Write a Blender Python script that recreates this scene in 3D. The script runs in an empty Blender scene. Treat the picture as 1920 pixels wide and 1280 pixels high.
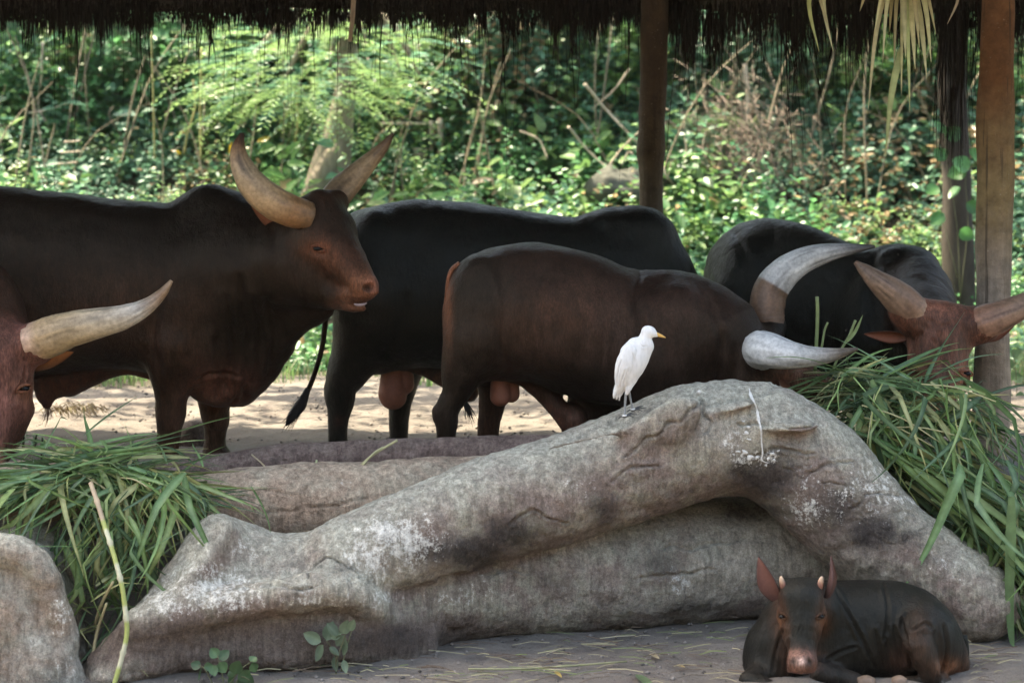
import bpy, math, random
import numpy as np
from mathutils import Vector, Matrix

random.seed(7)
RNG = np.random.default_rng(7)
SC = bpy.context.scene
COL = SC.collection

# ------------------------------------------------------------------ camera, world, sun, exposure
F = 3583.0          # focal length in pixels of the 1920 px wide photograph
EYE = 1.9           # camera height over the cattle's terrace
HZ = 262.0          # pixel row of the horizon


def P(px, py, d):
    """pixel of the photograph at a real distance d -> world point"""
    return np.array([(px - 960.0) * d / F, d, EYE - (py - HZ) * d / F])


cam_data = bpy.data.cameras.new('camera')
cam = bpy.data.objects.new('camera', cam_data)
COL.objects.link(cam)
cam.location = (0, 0, EYE)
cam.rotation_euler = (math.radians(90), 0, 0)
cam_data.sensor_width = 36.0
cam_data.lens = 36.0 * F / 1920.0
cam_data.shift_y = -(640.0 - HZ) / 1920.0
cam_data.clip_start = 0.1
cam_data.clip_end = 800.0
cam_data.dof.use_dof = True
cam_data.dof.focus_distance = 10.0
cam_data.dof.aperture_fstop = 2.0
SC.camera = cam

SUN_EL, SUN_AZ = math.radians(61), math.radians(-60)   # azimuth from +Y (away from camera), negative = left
world = bpy.data.worlds.new('World')
SC.world = world
world.use_nodes = True
wn = world.node_tree
wn.nodes.clear()
sky = wn.nodes.new('ShaderNodeTexSky')
sky.sky_type = 'NISHITA'
sky.sun_disc = False
sky.sun_elevation = SUN_EL
sky.sun_rotation = SUN_AZ
sky.air_density = 1.0
sky.dust_density = 2.5
sky.ozone_density = 1.0
bg = wn.nodes.new('ShaderNodeBackground')
bg.inputs['Strength'].default_value = 0.15
wo = wn.nodes.new('ShaderNodeOutputWorld')
wn.links.new(sky.outputs[0], bg.inputs[0])
wn.links.new(bg.outputs[0], wo.inputs[0])

sun_data = bpy.data.lights.new('sun', 'SUN')
sun_data.energy = 3.1
sun_data.angle = math.radians(0.6)
sun_data.color = (1.0, 0.965, 0.905)
sun = bpy.data.objects.new('sun', sun_data)
COL.objects.link(sun)
sdir = Vector((math.sin(SUN_AZ) * math.cos(SUN_EL), math.cos(SUN_AZ) * math.cos(SUN_EL), math.sin(SUN_EL)))
sun.rotation_euler = sdir.to_track_quat('Z', 'Y').to_euler()
sun.location = (-10, 20, 30)

SC.view_settings.view_transform = 'Standard'
SC.view_settings.look = 'None'
SC.view_settings.exposure = 2.7
SC.view_settings.gamma = 1.0
SC.view_settings.use_white_balance = True
SC.view_settings.white_balance_temperature = 8000
SC.view_settings.white_balance_tint = 6
SC.view_settings.use_curve_mapping = False
SC.render.engine = 'CYCLES'
SC.cycles.use_denoising = True
SC.cycles.max_bounces = 8
SC.cycles.diffuse_bounces = 5
SC.cycles.transmission_bounces = 5
SC.cycles.transparent_max_bounces = 4
SC.cycles.caustics_reflective = False
SC.cycles.caustics_refractive = False


# ------------------------------------------------------------------ small helpers
def thing(name, label, cat, loc, group=None):
    o = bpy.data.objects.new(name, None)
    COL.objects.link(o)
    o.location = loc
    o.empty_display_size = 0.1
    o['label'] = label
    o['category'] = cat
    if group:
        o['group'] = group
    return o


def tag(o, label, cat, group=None):
    o['label'] = label
    o['category'] = cat
    if group:
        o['group'] = group
    return o


def wloc(o):
    v = np.zeros(3)
    while o is not None:
        v = v + np.array(o.location)
        o = o.parent
    return v


def make_mesh(name, v, f, mat=None, cols=None, smooth=True):
    """v (n,3) array; f (m,3) or (m,4) array or list of lists"""
    me = bpy.data.meshes.new(name)
    v = np.asarray(v, dtype=np.float32)
    if isinstance(f, np.ndarray):
        n, k = f.shape
        me.vertices.add(len(v))
        me.vertices.foreach_set('co', v.ravel())
        me.loops.add(n * k)
        me.loops.foreach_set('vertex_index', f.astype(np.int32).ravel())
        me.polygons.add(n)
        me.polygons.foreach_set('loop_start', np.arange(0, n * k, k, dtype=np.int32))
        me.polygons.foreach_set('loop_total', np.full(n, k, dtype=np.int32))
        me.update(calc_edges=True)
    else:
        me.from_pydata([tuple(map(float, p)) for p in v], [], f)
        me.update()
    if smooth:
        me.polygons.foreach_set('use_smooth', np.ones(len(me.polygons), dtype=bool))
    if cols is not None:
        a = me.attributes.new('Col', 'FLOAT_COLOR', 'POINT')
        c = np.ones((len(v), 4), dtype=np.float32)
        c[:, :3] = cols
        a.data.foreach_set('color', c.ravel())
    if mat:
        me.materials.append(mat)
    return me


def obj(name, v, f, mat, parent=None, cols=None, smooth=True, kind=None):
    """world-space vertices; origin at the parent (or at the mean base when top level)"""
    v = np.asarray(v, dtype=np.float64)
    if parent is not None:
        o0 = wloc(parent)
    else:
        o0 = np.array([v[:, 0].mean(), v[:, 1].mean(), v[:, 2].min()])
    me = make_mesh(name, v - o0, f, mat, cols, smooth)
    o = bpy.data.objects.new(name, me)
    COL.objects.link(o)
    if parent is not None:
        o.parent = parent
    else:
        o.location = o0
    if kind:
        o['kind'] = kind
    return o


def hash3(i, j, k, seed):
    n = (i.astype(np.int64) * 73856093) ^ (j.astype(np.int64) * 19349663) ^ (k.astype(np.int64) * 83492791) ^ (seed * 2654435)
    n = (n ^ (n >> 13)) & 0xffffffff
    n = (n * 1274126177) & 0xffffffff
    n = (n ^ (n >> 16)) & 0xffffffff
    n = (n * 2246822519) & 0xffffffff
    return ((n >> 8) & 0xffff) / 65535.0


def vnoise(p, scale, seed=0):
    q = np.asarray(p) * scale
    i = np.floor(q).astype(np.int64)
    t = q - i
    t = t * t * (3 - 2 * t)
    r = 0
    for a in (0, 1):
        for b in (0, 1):
            for c in (0, 1):
                w = (t[:, 0] if a else 1 - t[:, 0]) * (t[:, 1] if b else 1 - t[:, 1]) * (t[:, 2] if c else 1 - t[:, 2])
                r = r + w * hash3(i[:, 0] + a, i[:, 1] + b, i[:, 2] + c, seed)
    return r * 2 - 1


def fbm(p, scale, oct=3, seed=0):
    r, a = 0, 1.0
    for o in range(oct):
        r = r + a * vnoise(p, scale * 2 ** o, seed + o * 17)
        a *= 0.5
    return r / 1.6


def catmull(pts, n):
    """pts (m,k) -> (n,k) smooth curve"""
    p = np.asarray(pts, dtype=float)
    m = len(p)
    if m == 2:
        t = np.linspace(0, 1, n)[:, None]
        return p[0] * (1 - t) + p[1] * t
    e = np.vstack([2 * p[0] - p[1], p, 2 * p[-1] - p[-2]])
    s = np.linspace(0, m - 1 - 1e-9, n)
    i = s.astype(int)
    t = (s - i)[:, None]
    a, b, c, d = e[i], e[i + 1], e[i + 2], e[i + 3]
    return 0.5 * (2 * b + (c - a) * t + (2 * a - 5 * b + 4 * c - d) * t ** 2 + (3 * b - a - 3 * c + d) * t ** 3)


def tube_mesh(pts, radii, seg=10, n=None, bump=0.0, seed=1, flat=1.0):
    """closed tapered tube through world points -> verts, faces, t per vertex"""
    pts = np.asarray(pts, float)
    radii = np.asarray(radii, float)
    if n:
        full = catmull(np.column_stack([pts, radii]), n)
        pts, radii = full[:, :3], np.maximum(full[:, 3], 1e-4)
    m = len(pts)
    T = np.gradient(pts, axis=0)
    T /= np.linalg.norm(T, axis=1)[:, None] + 1e-9
    ref = np.array([0, 1.0, 0]) if abs(T[0, 1]) < 0.9 else np.array([1.0, 0, 0])
    V = []
    u = np.cross(T[0], ref)
    u /= np.linalg.norm(u)
    ang = np.linspace(0, 2 * np.pi, seg, endpoint=False)
    for i in range(m):
        u = u - T[i] * np.dot(u, T[i])
        u /= np.linalg.norm(u) + 1e-9
        w = np.cross(T[i], u)
        V.append(pts[i] + radii[i] * (np.cos(ang)[:, None] * u + flat * np.sin(ang)[:, None] * w))
    V = np.vstack(V)
    tt = np.repeat(np.linspace(0, 1, m), seg)
    if bump:
        C = np.repeat(pts, seg, axis=0)
        N = V - C
        L = np.linalg.norm(N, axis=1)[:, None] + 1e-9
        nz = fbm(V, 1.0 / (4 * radii.mean() + 1e-6), 3, seed)
        V = V + N / L * (nz[:, None] * bump)
    f = []
    for i in range(m - 1):
        for j in range(seg):
            k = (j + 1) % seg
            f.append([i * seg + j, i * seg + k, (i + 1) * seg + k, (i + 1) * seg + j])
    V = np.vstack([V, pts[0], pts[-1]])
    tt = np.concatenate([tt, [0, 1]])
    a, b = m * seg, m * seg + 1
    for j in range(seg):
        k = (j + 1) % seg
        f.append([a, k, j])
        f.append([b, (m - 1) * seg + j, (m - 1) * seg + k])
    return V, f, tt


# ------------------------------------------------------------------ material node helpers
class NT:
    def __init__(self, name):
        self.m = bpy.data.materials.new(name)
        self.m.use_nodes = True
        self.t = self.m.node_tree
        self.t.nodes.clear()
        self.out = self.t.nodes.new('ShaderNodeOutputMaterial')

    def n(self, typ, **kw):
        nd = self.t.nodes.new('ShaderNode' + typ)
        for k, v in kw.items():
            if k in ('operation', 'blend_type', 'data_type', 'attribute_name', 'noise_dimensions', 'feature', 'distance', 'interpolation_type', 'attribute_type'):
                setattr(nd, k, v)
        return nd

    def link(self, a, b):
        self.t.links.new(a, b)

    def set(self, sock, v):
        if hasattr(v, 'is_linked') or hasattr(v, 'links'):
            self.link(v, sock)
        elif isinstance(v, (tuple, list)) and len(v) == 3 and sock.type == 'RGBA':
            sock.default_value = (*v, 1)
        else:
            sock.default_value = v

    def coord(self, scale=(1, 1, 1), rot=(0, 0, 0)):
        tc = self.n('TexCoord')
        mp = self.n('Mapping')
        mp.inputs['Scale'].default_value = scale
        mp.inputs['Rotation'].default_value = rot
        self.link(tc.outputs['Object'], mp.inputs['Vector'])
        return mp.outputs[0]

    def noise(self, scale, detail=4, rough=0.6, vec=None, dist=0.0):
        nd = self.n('TexNoise')
        nd.inputs['Scale'].default_value = scale
        nd.inputs['Detail'].default_value = detail
        nd.inputs['Roughness'].default_value = rough
        nd.inputs['Distortion'].default_value = dist
        if vec is not None:
            self.link(vec, nd.inputs['Vector'])
        else:
            self.link(self.coord(), nd.inputs['Vector'])
        return nd.outputs['Fac']

    def voro(self, scale, vec=None, feature='F1'):
        nd = self.n('TexVoronoi', feature=feature)
        nd.inputs['Scale'].default_value = scale
        self.link(vec if vec is not None else self.coord(), nd.inputs['Vector'])
        return nd.outputs['Distance']

    def ramp(self, fac, lo, hi, a=0.0, b=1.0):
        nd = self.n('MapRange')
        nd.inputs['From Min'].default_value = lo
        nd.inputs['From Max'].default_value = hi
        nd.inputs['To Min'].default_value = a
        nd.inputs['To Max'].default_value = b
        self.set(nd.inputs['Value'], fac)
        return nd.outputs[0]

    def math(self, op, a, b=0.5):
        nd = self.n('Math', operation=op)
        self.set(nd.inputs[0], a)
        self.set(nd.inputs[1], b)
        return nd.outputs[0]

    def mix(self, fac, a, b, blend='MIX'):
        nd = self.n('Mix', data_type='RGBA', blend_type=blend)
        self.set(nd.inputs[0], fac)
        self.set(nd.inputs[6], a)
        self.set(nd.inputs[7], b)
        return nd.outputs[2]

    def attr(self, name='Col'):
        nd = self.n('Attribute', attribute_name=name)
        return nd.outputs['Color']

    def sep(self, c):
        nd = self.n('SeparateColor')
        self.link(c, nd.inputs[0])
        return nd.outputs[0], nd.outputs[1], nd.outputs[2]

    def bump(self, h, strength=0.5, dist=0.01, prev=None):
        nd = self.n('Bump')
        nd.inputs['Strength'].default_value = strength
        nd.inputs['Distance'].default_value = dist
        self.link(h, nd.inputs['Height'])
        if prev is not None:
            self.link(prev, nd.inputs['Normal'])
        return nd.outputs[0]

    def principled(self, color, rough=0.7, spec=0.3, normal=None, sheen=0.0, trans=0.0, spec_tint=None):
        nd = self.n('BsdfPrincipled')
        self.set(nd.inputs['Base Color'], color)
        self.set(nd.inputs['Roughness'], rough)
        nd.inputs['Specular IOR Level'].default_value = spec
        if spec_tint:
            nd.inputs['Specular Tint'].default_value = (*spec_tint, 1)
        if sheen:
            nd.inputs['Sheen Weight'].default_value = sheen
            nd.inputs['Sheen Roughness'].default_value = 0.4
        if normal is not None:
            self.link(normal, nd.inputs['Normal'])
        res = nd.outputs[0]
        if trans:
            tr = self.n('BsdfTranslucent')
            self.set(tr.inputs['Color'], color)
            mx = self.n('MixShader')
            mx.inputs[0].default_value = trans
            self.link(res, mx.inputs[1])
            self.link(tr.outputs[0], mx.inputs[2])
            res = mx.outputs[0]
        self.link(res, self.out.inputs['Surface'])
        return self.m


def mat_coat(name='cattle_coat', mul=(0.80, 0.70, 0.62), tint=(1.0, 0.72, 0.52), dusty=0.2):
    t = NT(name)
    c = t.attr()
    n1 = t.noise(3.0, 4)
    hair = t.noise(26, 5, 0.7, t.coord((1, 1, 0.25)))
    v = t.math('MULTIPLY', t.ramp(n1, 0.3, 0.7, 0.55, 1.45), t.ramp(hair, 0.38, 0.62, 0.62, 1.4))
    cc = t.mix(1.0, t.mix(1.0, c, mul, 'MULTIPLY'), v, 'MULTIPLY')
    dust = t.noise(5.5, 6, 0.75)
    spk = t.noise(70, 4, 0.8)
    cc = t.mix(t.math('MULTIPLY', t.ramp(dust, 0.48, 0.75, 0, dusty), t.ramp(spk, 0.35, 0.65, 0.3, 1.0)), cc, (0.085, 0.06, 0.047))
    cc = t.mix(t.ramp(t.noise(120, 2, 0.5), 0.73, 0.78, 0, 0.5), cc, (0.16, 0.12, 0.10))
    fine = t.noise(160, 3, 0.7, t.coord((1, 1, 0.18)))
    cc = t.mix(1.0, cc, t.ramp(fine, 0.4, 0.6, 0.66, 1.4), 'MULTIPLY')
    b = t.bump(fine, 0.7, 0.005)
    b = t.bump(hair, 0.6, 0.018, b)
    b = t.bump(dust, 0.3, 0.03, b)
    return t.principled(cc, t.ramp(hair, 0.3, 0.7, 0.34, 0.56), 0.22, b, spec_tint=tint)


def mat_vcol(name, rough=0.5, spec=0.4, bump_scale=60, bump_d=0.003, var=0.25, trans=0.0, stretch=(1, 1, 1)):
    t = NT(name)
    c = t.attr()
    n = t.noise(bump_scale, 4, 0.65, t.coord(stretch))
    cc = t.mix(1.0, c, t.ramp(n, 0.25, 0.75, 1 - var, 1 + var), 'MULTIPLY')
    return t.principled(cc, rough, spec, t.bump(n, 0.5, bump_d), trans=trans)


def mat_plain(name, col, rough=0.7, spec=0.3, var=0.3, scale=8, bump_d=0.004, trans=0.0, stretch=(1, 1, 1), col2=None):
    t = NT(name)
    n = t.noise(scale, 5, 0.65, t.coord(stretch))
    c = t.mix(t.ramp(n, 0.3, 0.7), tuple(x * (1 - var) for x in col), tuple(min(1, x * (1 + var)) for x in (col2 or col)))
    return t.principled(c, rough, spec, t.bump(n, 0.5, bump_d) if bump_d else None, trans=trans)


def mat_concrete(name, base, brown, mossy, brush=1.0):
    """cast concrete 'timber': masks for lichen (r), soot (g), paler green-grey upward faces (b); Brown attribute for browner base and downward faces"""
    t = NT(name)
    r, g, b = t.sep(t.attr())
    bz = t.n('Attribute', attribute_name='Brown').outputs['Fac']
    big = t.noise(1.9, 5, 0.6)
    mid = t.noise(7, 6, 0.72)
    med = t.noise(19, 6, 0.75)
    fine = t.noise(55, 5, 0.8)
    grit = t.noise(190, 3, 0.7)
    streak = t.noise(34, 5, 0.7, t.coord((1, 1, 0.10), (0, math.radians(12), 0)))
    c = t.mix(t.ramp(t.math('ADD', big, t.math('MULTIPLY', t.math('SUBTRACT', mid, 0.5), 0.5)), 0.40, 0.60), brown, base)
    c = t.mix(t.ramp(mid, 0.48, 0.68, 0, 0.6), c, mossy)
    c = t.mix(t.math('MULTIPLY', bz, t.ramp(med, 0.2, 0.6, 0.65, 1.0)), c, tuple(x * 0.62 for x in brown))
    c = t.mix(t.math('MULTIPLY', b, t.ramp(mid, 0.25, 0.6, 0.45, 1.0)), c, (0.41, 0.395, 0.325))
    # soot and damp stains, broken up by the brush strokes
    sm = t.math('ADD', t.math('MULTIPLY', g, 0.75), t.math('ADD', t.math('MULTIPLY', t.math('SUBTRACT', streak, 0.5), 0.9), t.math('MULTIPLY', t.math('SUBTRACT', med, 0.5), 0.9)))
    c = t.mix(t.ramp(sm, 0.22, 0.62, 0, 0.9), c, (0.045, 0.038, 0.036))
    # lichen flecks of several sizes
    lm = t.math('ADD', t.math('MULTIPLY', r, 0.34), t.math('ADD', t.math('MULTIPLY', fine, 0.55), t.math('ADD', t.math('MULTIPLY', med, 0.45), t.math('MULTIPLY', streak, 0.22))))
    c = t.mix(t.ramp(lm, 0.80, 0.88, 0, 0.85), c, (0.56, 0.54, 0.49))
    pit = t.ramp(grit, 0.38, 0.62, 0.80, 1.20)
    stk = t.ramp(streak, 0.38, 0.62, 0.74, 1.24)
    fn = t.ramp(fine, 0.38, 0.62, 0.77, 1.22)
    md = t.ramp(med, 0.38, 0.62, 0.80, 1.18)
    c = t.mix(1.0, c, t.math('MULTIPLY', t.math('MULTIPLY', pit, stk), t.math('MULTIPLY', fn, md)), 'MULTIPLY')
    bm = t.bump(mid, 0.6, 0.04)
    bm = t.bump(med, 0.7, 0.02, bm)
    bm = t.bump(streak, 0.9 * brush, 0.014, bm)
    bm = t.bump(fine, 0.8, 0.008, bm)
    bm = t.bump(grit, 0.6, 0.003, bm)
    return t.principled(c, 0.9, 0.15, bm)


def mat_wood_post(name, base, green, top=(0.12, 0.062, 0.036)):
    t = NT(name)
    n = t.noise(3.2, 5, 0.6)
    gr = t.noise(16, 5, 0.7, t.coord((1, 1, 0.06)))
    sp = t.noise(60, 3, 0.6)
    tc = t.n('TexCoord')
    sx = t.n('SeparateXYZ')
    t.link(tc.outputs['Object'], sx.inputs[0])
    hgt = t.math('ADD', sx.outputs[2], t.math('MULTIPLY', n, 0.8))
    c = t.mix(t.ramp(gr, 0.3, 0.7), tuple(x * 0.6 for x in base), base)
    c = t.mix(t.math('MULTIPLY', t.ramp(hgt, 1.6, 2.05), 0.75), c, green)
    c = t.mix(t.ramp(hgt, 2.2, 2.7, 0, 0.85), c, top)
    c = t.mix(t.ramp(sp, 0.68, 0.74, 0, 0.6), c, (0.4, 0.36, 0.3))
    blot = t.noise(9, 6, 0.75)
    c = t.mix(1.0, c, t.ramp(blot, 0.3, 0.7, 0.55, 1.35), 'MULTIPLY')
    crk = t.noise(22, 4, 0.6, t.coord((1, 1, 0.035)))
    c = t.mix(t.ramp(crk, 0.62, 0.68, 0, 0.7), c, (0.04, 0.03, 0.022))
    b = t.bump(gr, 0.8, 0.014)
    b = t.bump(crk, 0.6, 0.012, b)
    b = t.bump(blot, 0.7, 0.03, b)
    return t.principled(c, 0.8, 0.25, b)


def mat_ground():
    t = NT('packed_earth')
    big = t.noise(0.8, 5, 0.6)
    mid = t.noise(6, 6, 0.7)
    fine = t.noise(50, 5, 0.75)
    grit = t.noise(140, 3, 0.7)
    c = t.mix(t.ramp(big, 0.35, 0.65), (0.148, 0.128, 0.110), (0.212, 0.187, 0.162))
    c = t.mix(t.ramp(mid, 0.5, 0.72, 0, 0.7), c, (0.12, 0.095, 0.085))
    c = t.mix(t.ramp(fine, 0.54, 0.72, 0, 0.7), c, (0.065, 0.054, 0.047))
    c = t.mix(t.ramp(grit, 0.64, 0.72, 0, 0.6), c, (0.42, 0.38, 0.34))
    r, g, b = t.sep(t.attr())      # r: dark humus under the plants
    c = t.mix(r, c, (0.045, 0.036, 0.024))
    bm = t.bump(mid, 0.7, 0.05)
    bm = t.bump(fine, 0.7, 0.015, bm)
    bm = t.bump(grit, 0.5, 0.005, bm)
    return t.principled(c, 0.95, 0.15, bm)


def mat_leaf(name, trans=0.35, rough=0.45, spec=0.4):
    t = NT(name)
    c = t.attr()
    n = t.noise(14, 3)
    cc = t.mix(1.0, c, t.ramp(n, 0.3, 0.7, 0.75, 1.25), 'MULTIPLY')
    return t.principled(cc, rough, spec, trans=trans)


M_COAT = mat_coat()
M_COATB = mat_coat('black_coat', (0.78, 0.74, 0.68), (0.92, 0.95, 0.86), 0.07)
M_SKIN = mat_vcol('bare_skin', 0.6, 0.2, 40, 0.004, 0.2)
M_HORN = mat_vcol('horn_keratin', 0.45, 0.35, 48, 0.004, 0.34, 0, (1, 1, 1))
M_EAR = mat_vcol('ear_skin', 0.6, 0.25, 60, 0.002, 0.2, 0.25)
M_EYE = mat_plain('dark_eye', (0.006, 0.005, 0.005), 0.25, 0.2, 0.1, 8, 0)
M_TOOTH = mat_plain('pale_gum', (0.24, 0.165, 0.15), 0.35, 0.5, 0.1, 30, 0.001)
M_HAIR = mat_plain('dark_hair', (0.012, 0.009, 0.008), 0.6, 0.3, 0.3, 30, 0)
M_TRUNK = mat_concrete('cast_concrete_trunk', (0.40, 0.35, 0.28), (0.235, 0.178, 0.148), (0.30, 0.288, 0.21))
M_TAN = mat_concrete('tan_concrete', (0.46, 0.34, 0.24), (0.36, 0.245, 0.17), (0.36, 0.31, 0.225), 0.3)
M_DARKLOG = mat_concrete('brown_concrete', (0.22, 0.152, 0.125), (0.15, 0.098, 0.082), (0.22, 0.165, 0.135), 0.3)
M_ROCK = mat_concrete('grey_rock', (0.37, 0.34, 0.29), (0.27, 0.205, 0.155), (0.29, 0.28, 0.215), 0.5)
M_GROUND = mat_ground()
M_LEAF = mat_leaf('jungle_leaf', 0.5, 0.38, 0.55)
M_BLADE = mat_leaf('cut_grass', 0.3, 0.42, 0.4)
M_DRYLEAF = mat_leaf('dry_palm', 0.35, 0.6, 0.25)
M_FEATHER = mat_plain('white_feather', (0.66, 0.65, 0.635), 0.8, 0.15, 0.13, 70, 0.006, 0, (1, 1, 0.22))
M_BEAK = mat_plain('yellow_beak', (0.62, 0.36, 0.10), 0.4, 0.4, 0.12, 30, 0)
M_LEG = mat_plain('grey_leg', (0.22, 0.22, 0.21), 0.55, 0.3, 0.2, 60, 0.001)
M_TOE = mat_plain('dark_toe', (0.06, 0.06, 0.06), 0.55, 0.3, 0.2, 60, 0.001)
M_RING = mat_plain('white_ring', (0.7, 0.7, 0.68), 0.4, 0.4, 0.05, 20, 0)
M_THATCH = mat_plain('old_thatch', (0.03, 0.022, 0.017), 0.9, 0.1, 0.5, 18, 0.02, 0, (1, 0.2, 1))
M_STRAW = mat_vcol('thatch_straw', 0.85, 0.1, 30, 0.001, 0.3)
M_POST = mat_wood_post('weathered_post', (0.34, 0.265, 0.20), (0.185, 0.125, 0.042), (0.17, 0.078, 0.04))
M_POST2 = mat_wood_post('dark_post', (0.13, 0.105, 0.08), (0.06, 0.045, 0.024), (0.06, 0.038, 0.022))
M_BARK = mat_plain('pale_bark', (0.22, 0.18, 0.135), 0.85, 0.2, 0.45, 9, 0.02, 0, (1, 1, 0.4))
M_BARK2 = mat_plain('dark_bark', (0.055, 0.045, 0.036), 0.9, 0.15, 0.4, 9, 0.02, 0, (1, 1, 0.3))
M_STICK = mat_plain('dead_wood', (0.42, 0.34, 0.26), 0.85, 0.2, 0.3, 20, 0.004, 0, (1, 1, 0.4))
M_CANE = mat_vcol('cane_skin', 0.45, 0.35, 20, 0.001, 0.2)


# ------------------------------------------------------------------ signed-distance modelling
def smin(a, b, k):
    h = np.clip(0.5 + 0.5 * (b - a) / k, 0, 1)
    return b + (a - b) * h - k * h * (1 - h)


class Solid:
    """a smooth union of tubes, ellipsoids and lofts, polygonised as one continuous skin"""

    def __init__(self, d0, voxel=0.014, col=(0.02, 0.015, 0.012), k=0.04):
        self.d0, self.h, self.col, self.k = d0, voxel, col, k
        self.prims = []
        self.paints = []
        self.creases = []

    def pt(self, px, py, dd=0.0):
        return P(px, py, self.d0 + dd)

    def m(self, px, dd=0.0):
        return px * (self.d0 + dd) / F

    def add(self, fn, lo, hi, k, col, sub):
        self.prims.append((fn, np.array(lo), np.array(hi), k or self.k, col or self.col, sub))

    def tube(self, pts, k=None, col=None, n=None, fy=1.0, sub=False):
        """pts: (px, py, depth offset, radius px); fy scales the thickness along the view"""
        a = []
        for p in pts:
            a.append([*self.pt(p[0], p[1], p[2]), self.m(p[3], p[2])])
        a = np.array(a)
        if n:
            a = catmull(a, n)
        yc = a[:, 1].mean()

        def fn(x, y, z):
            d = None
            for i in range(len(a) - 1):
                A, B = a[i], a[i + 1]
                ba = B[:3] - A[:3]
                sy = 1.0 / fy
                ay = A[1] if fy == 1 else A[1]
                py_ = (y - A[1]) * sy
                by = ba[1] * sy
                L = ba[0] ** 2 + by ** 2 + ba[2] ** 2 + 1e-12
                h = np.clip(((x - A[0]) * ba[0] + py_ * by + (z - A[2]) * ba[2]) / L, 0, 1)
                q = np.sqrt((x - A[0] - ba[0] * h) ** 2 + (py_ - by * h) ** 2 + (z - A[2] - ba[2] * h) ** 2) - (A[3] + (B[3] - A[3]) * h)
                d = q if d is None else np.minimum(d, q)
            return d
        r = a[:, 3].max() * max(1, fy)
        self.add(fn, a[:, :3].min(0) - r, a[:, :3].max(0) + r, k, col, sub)

    def ell(self, c, r, rot=0.0, k=None, col=None, sub=False, yaw=0.0):
        """c: (px,py,dd); r: (px, px, metres in depth); rot: degrees clockwise in the picture"""
        C = self.pt(*c)
        R = np.array([self.m(r[0], c[2]), r[2], self.m(r[1], c[2])])
        ca, sa = math.cos(math.radians(rot)), math.sin(math.radians(rot))
        cy, sy = math.cos(math.radians(yaw)), math.sin(math.radians(yaw))

        def fn(x, y, z):
            dx, dy, dz = x - C[0], y - C[1], z - C[2]
            dx, dy = dx * cy + dy * sy, -dx * sy + dy * cy
            u = dx * ca - dz * sa
            w = dx * sa + dz * ca
            k0 = np.sqrt((u / R[0]) ** 2 + (dy / R[1]) ** 2 + (w / R[2]) ** 2)
            k1 = np.sqrt((u / R[0] ** 2) ** 2 + (dy / R[1] ** 2) ** 2 + (w / R[2] ** 2) ** 2) + 1e-6
            return k0 * (k0 - 1) / k1
        r_ = R.max()
        self.add(fn, C - r_, C + r_, k, col, sub)

    def loft(self, st, k=None, col=None, e=2.25, egg=0.16):
        """st: (px, top px, bottom px, half width m, dd) along x"""
        a = []
        for px, tp, bt, hw, dd in st:
            a.append([self.pt(px, tp, dd)[0], self.pt(px, tp, dd)[2], self.pt(px, bt, dd)[2], hw, self.d0 + dd])
        a = catmull(np.array(a), 160)
        a = a[np.argsort(a[:, 0])]

        def fn(x, y, z):
            zt = np.interp(x, a[:, 0], a[:, 1])
            zb = np.interp(x, a[:, 0], a[:, 2])
            hw = np.interp(x, a[:, 0], a[:, 3])
            yc = np.interp(x, a[:, 0], a[:, 4])
            zc, hz = (zt + zb) / 2, np.maximum((zt - zb) / 2, 0.01)
            w = (z - zc) / hz
            hw2 = hw * (1 - egg * np.clip(w, -1.2, 1.2))
            q = (np.abs((y - yc) / hw2) ** e + np.abs(w) ** e) ** (1 / e)
            d = (q - 1) * np.minimum(hw, hz)
            ex = np.maximum(np.maximum(a[0, 0] - x, x - a[-1, 0]), 0)
            return np.maximum(d, 0) * 0 + np.where(ex > 0, np.maximum(d, ex), d)
        lo = np.array([a[0, 0], (a[:, 4] - a[:, 3] * 1.2).min(), a[:, 2].min()])
        hi = np.array([a[-1, 0], (a[:, 4] + a[:, 3] * 1.2).max(), a[:, 1].max()])
        self.add(fn, lo, hi, k, col, False)

    def paint(self, px, py, r, col, s=1.0, ry=None, near=True, noise=0.0):
        self.paints.append((px, py, r, ry or r, col, s, near, noise))

    warp = 0.0

    def crease(self, pts, depth, width, ridge=0.0, n=24):
        """groove along picture points; depth, width in metres"""
        self.creases.append((catmull(np.array(pts, float), n), depth, width, ridge))

    def build(self, smooth_iter=2, noise=None):
        h = self.h
        lo = np.min([p[1] for p in self.prims if not p[5]], axis=0) - 4 * h
        hi = np.max([p[2] for p in self.prims if not p[5]], axis=0) + 4 * h
        n = np.ceil((hi - lo) / h).astype(int) + 1
        G = np.full(n, 1.0, dtype=np.float32)
        ax = [lo[i] + h * np.arange(n[i]) for i in range(3)]
        for fn, a, b, k, c, sub in self.prims:
            mg = k + 3 * h
            s = [slice(max(0, int((a[i] - mg - lo[i]) / h)), min(n[i], int((b[i] + mg - lo[i]) / h) + 2)) for i in range(3)]
            if any(q.stop <= q.start for q in s):
                continue
            d = fn(ax[0][s[0]][:, None, None], ax[1][s[1]][None, :, None], ax[2][s[2]][None, None, :])
            g = G[s[0], s[1], s[2]]
            if sub:
                G[s[0], s[1], s[2]] = -smin(-g, d, k)
            else:
                G[s[0], s[1], s[2]] = smin(g, d, k)
        V, Q = surface_nets(G, lo, h)
        V = relax(V, Q, smooth_iter)
        # coat colours
        W = np.zeros(len(V))
        C = np.zeros((len(V), 3))
        for fn, a, b, k, c, sub in self.prims:
            if sub:
                continue
            d = fn(V[:, 0], V[:, 1], V[:, 2])
            w = np.exp(-np.clip(np.abs(d), 0, 1) / max(0.012, k * 0.5))
            W += w
            C += w[:, None] * np.array(c)
        C /= W[:, None] + 1e-12
        sx = 960 + V[:, 0] * F / V[:, 1]
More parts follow.
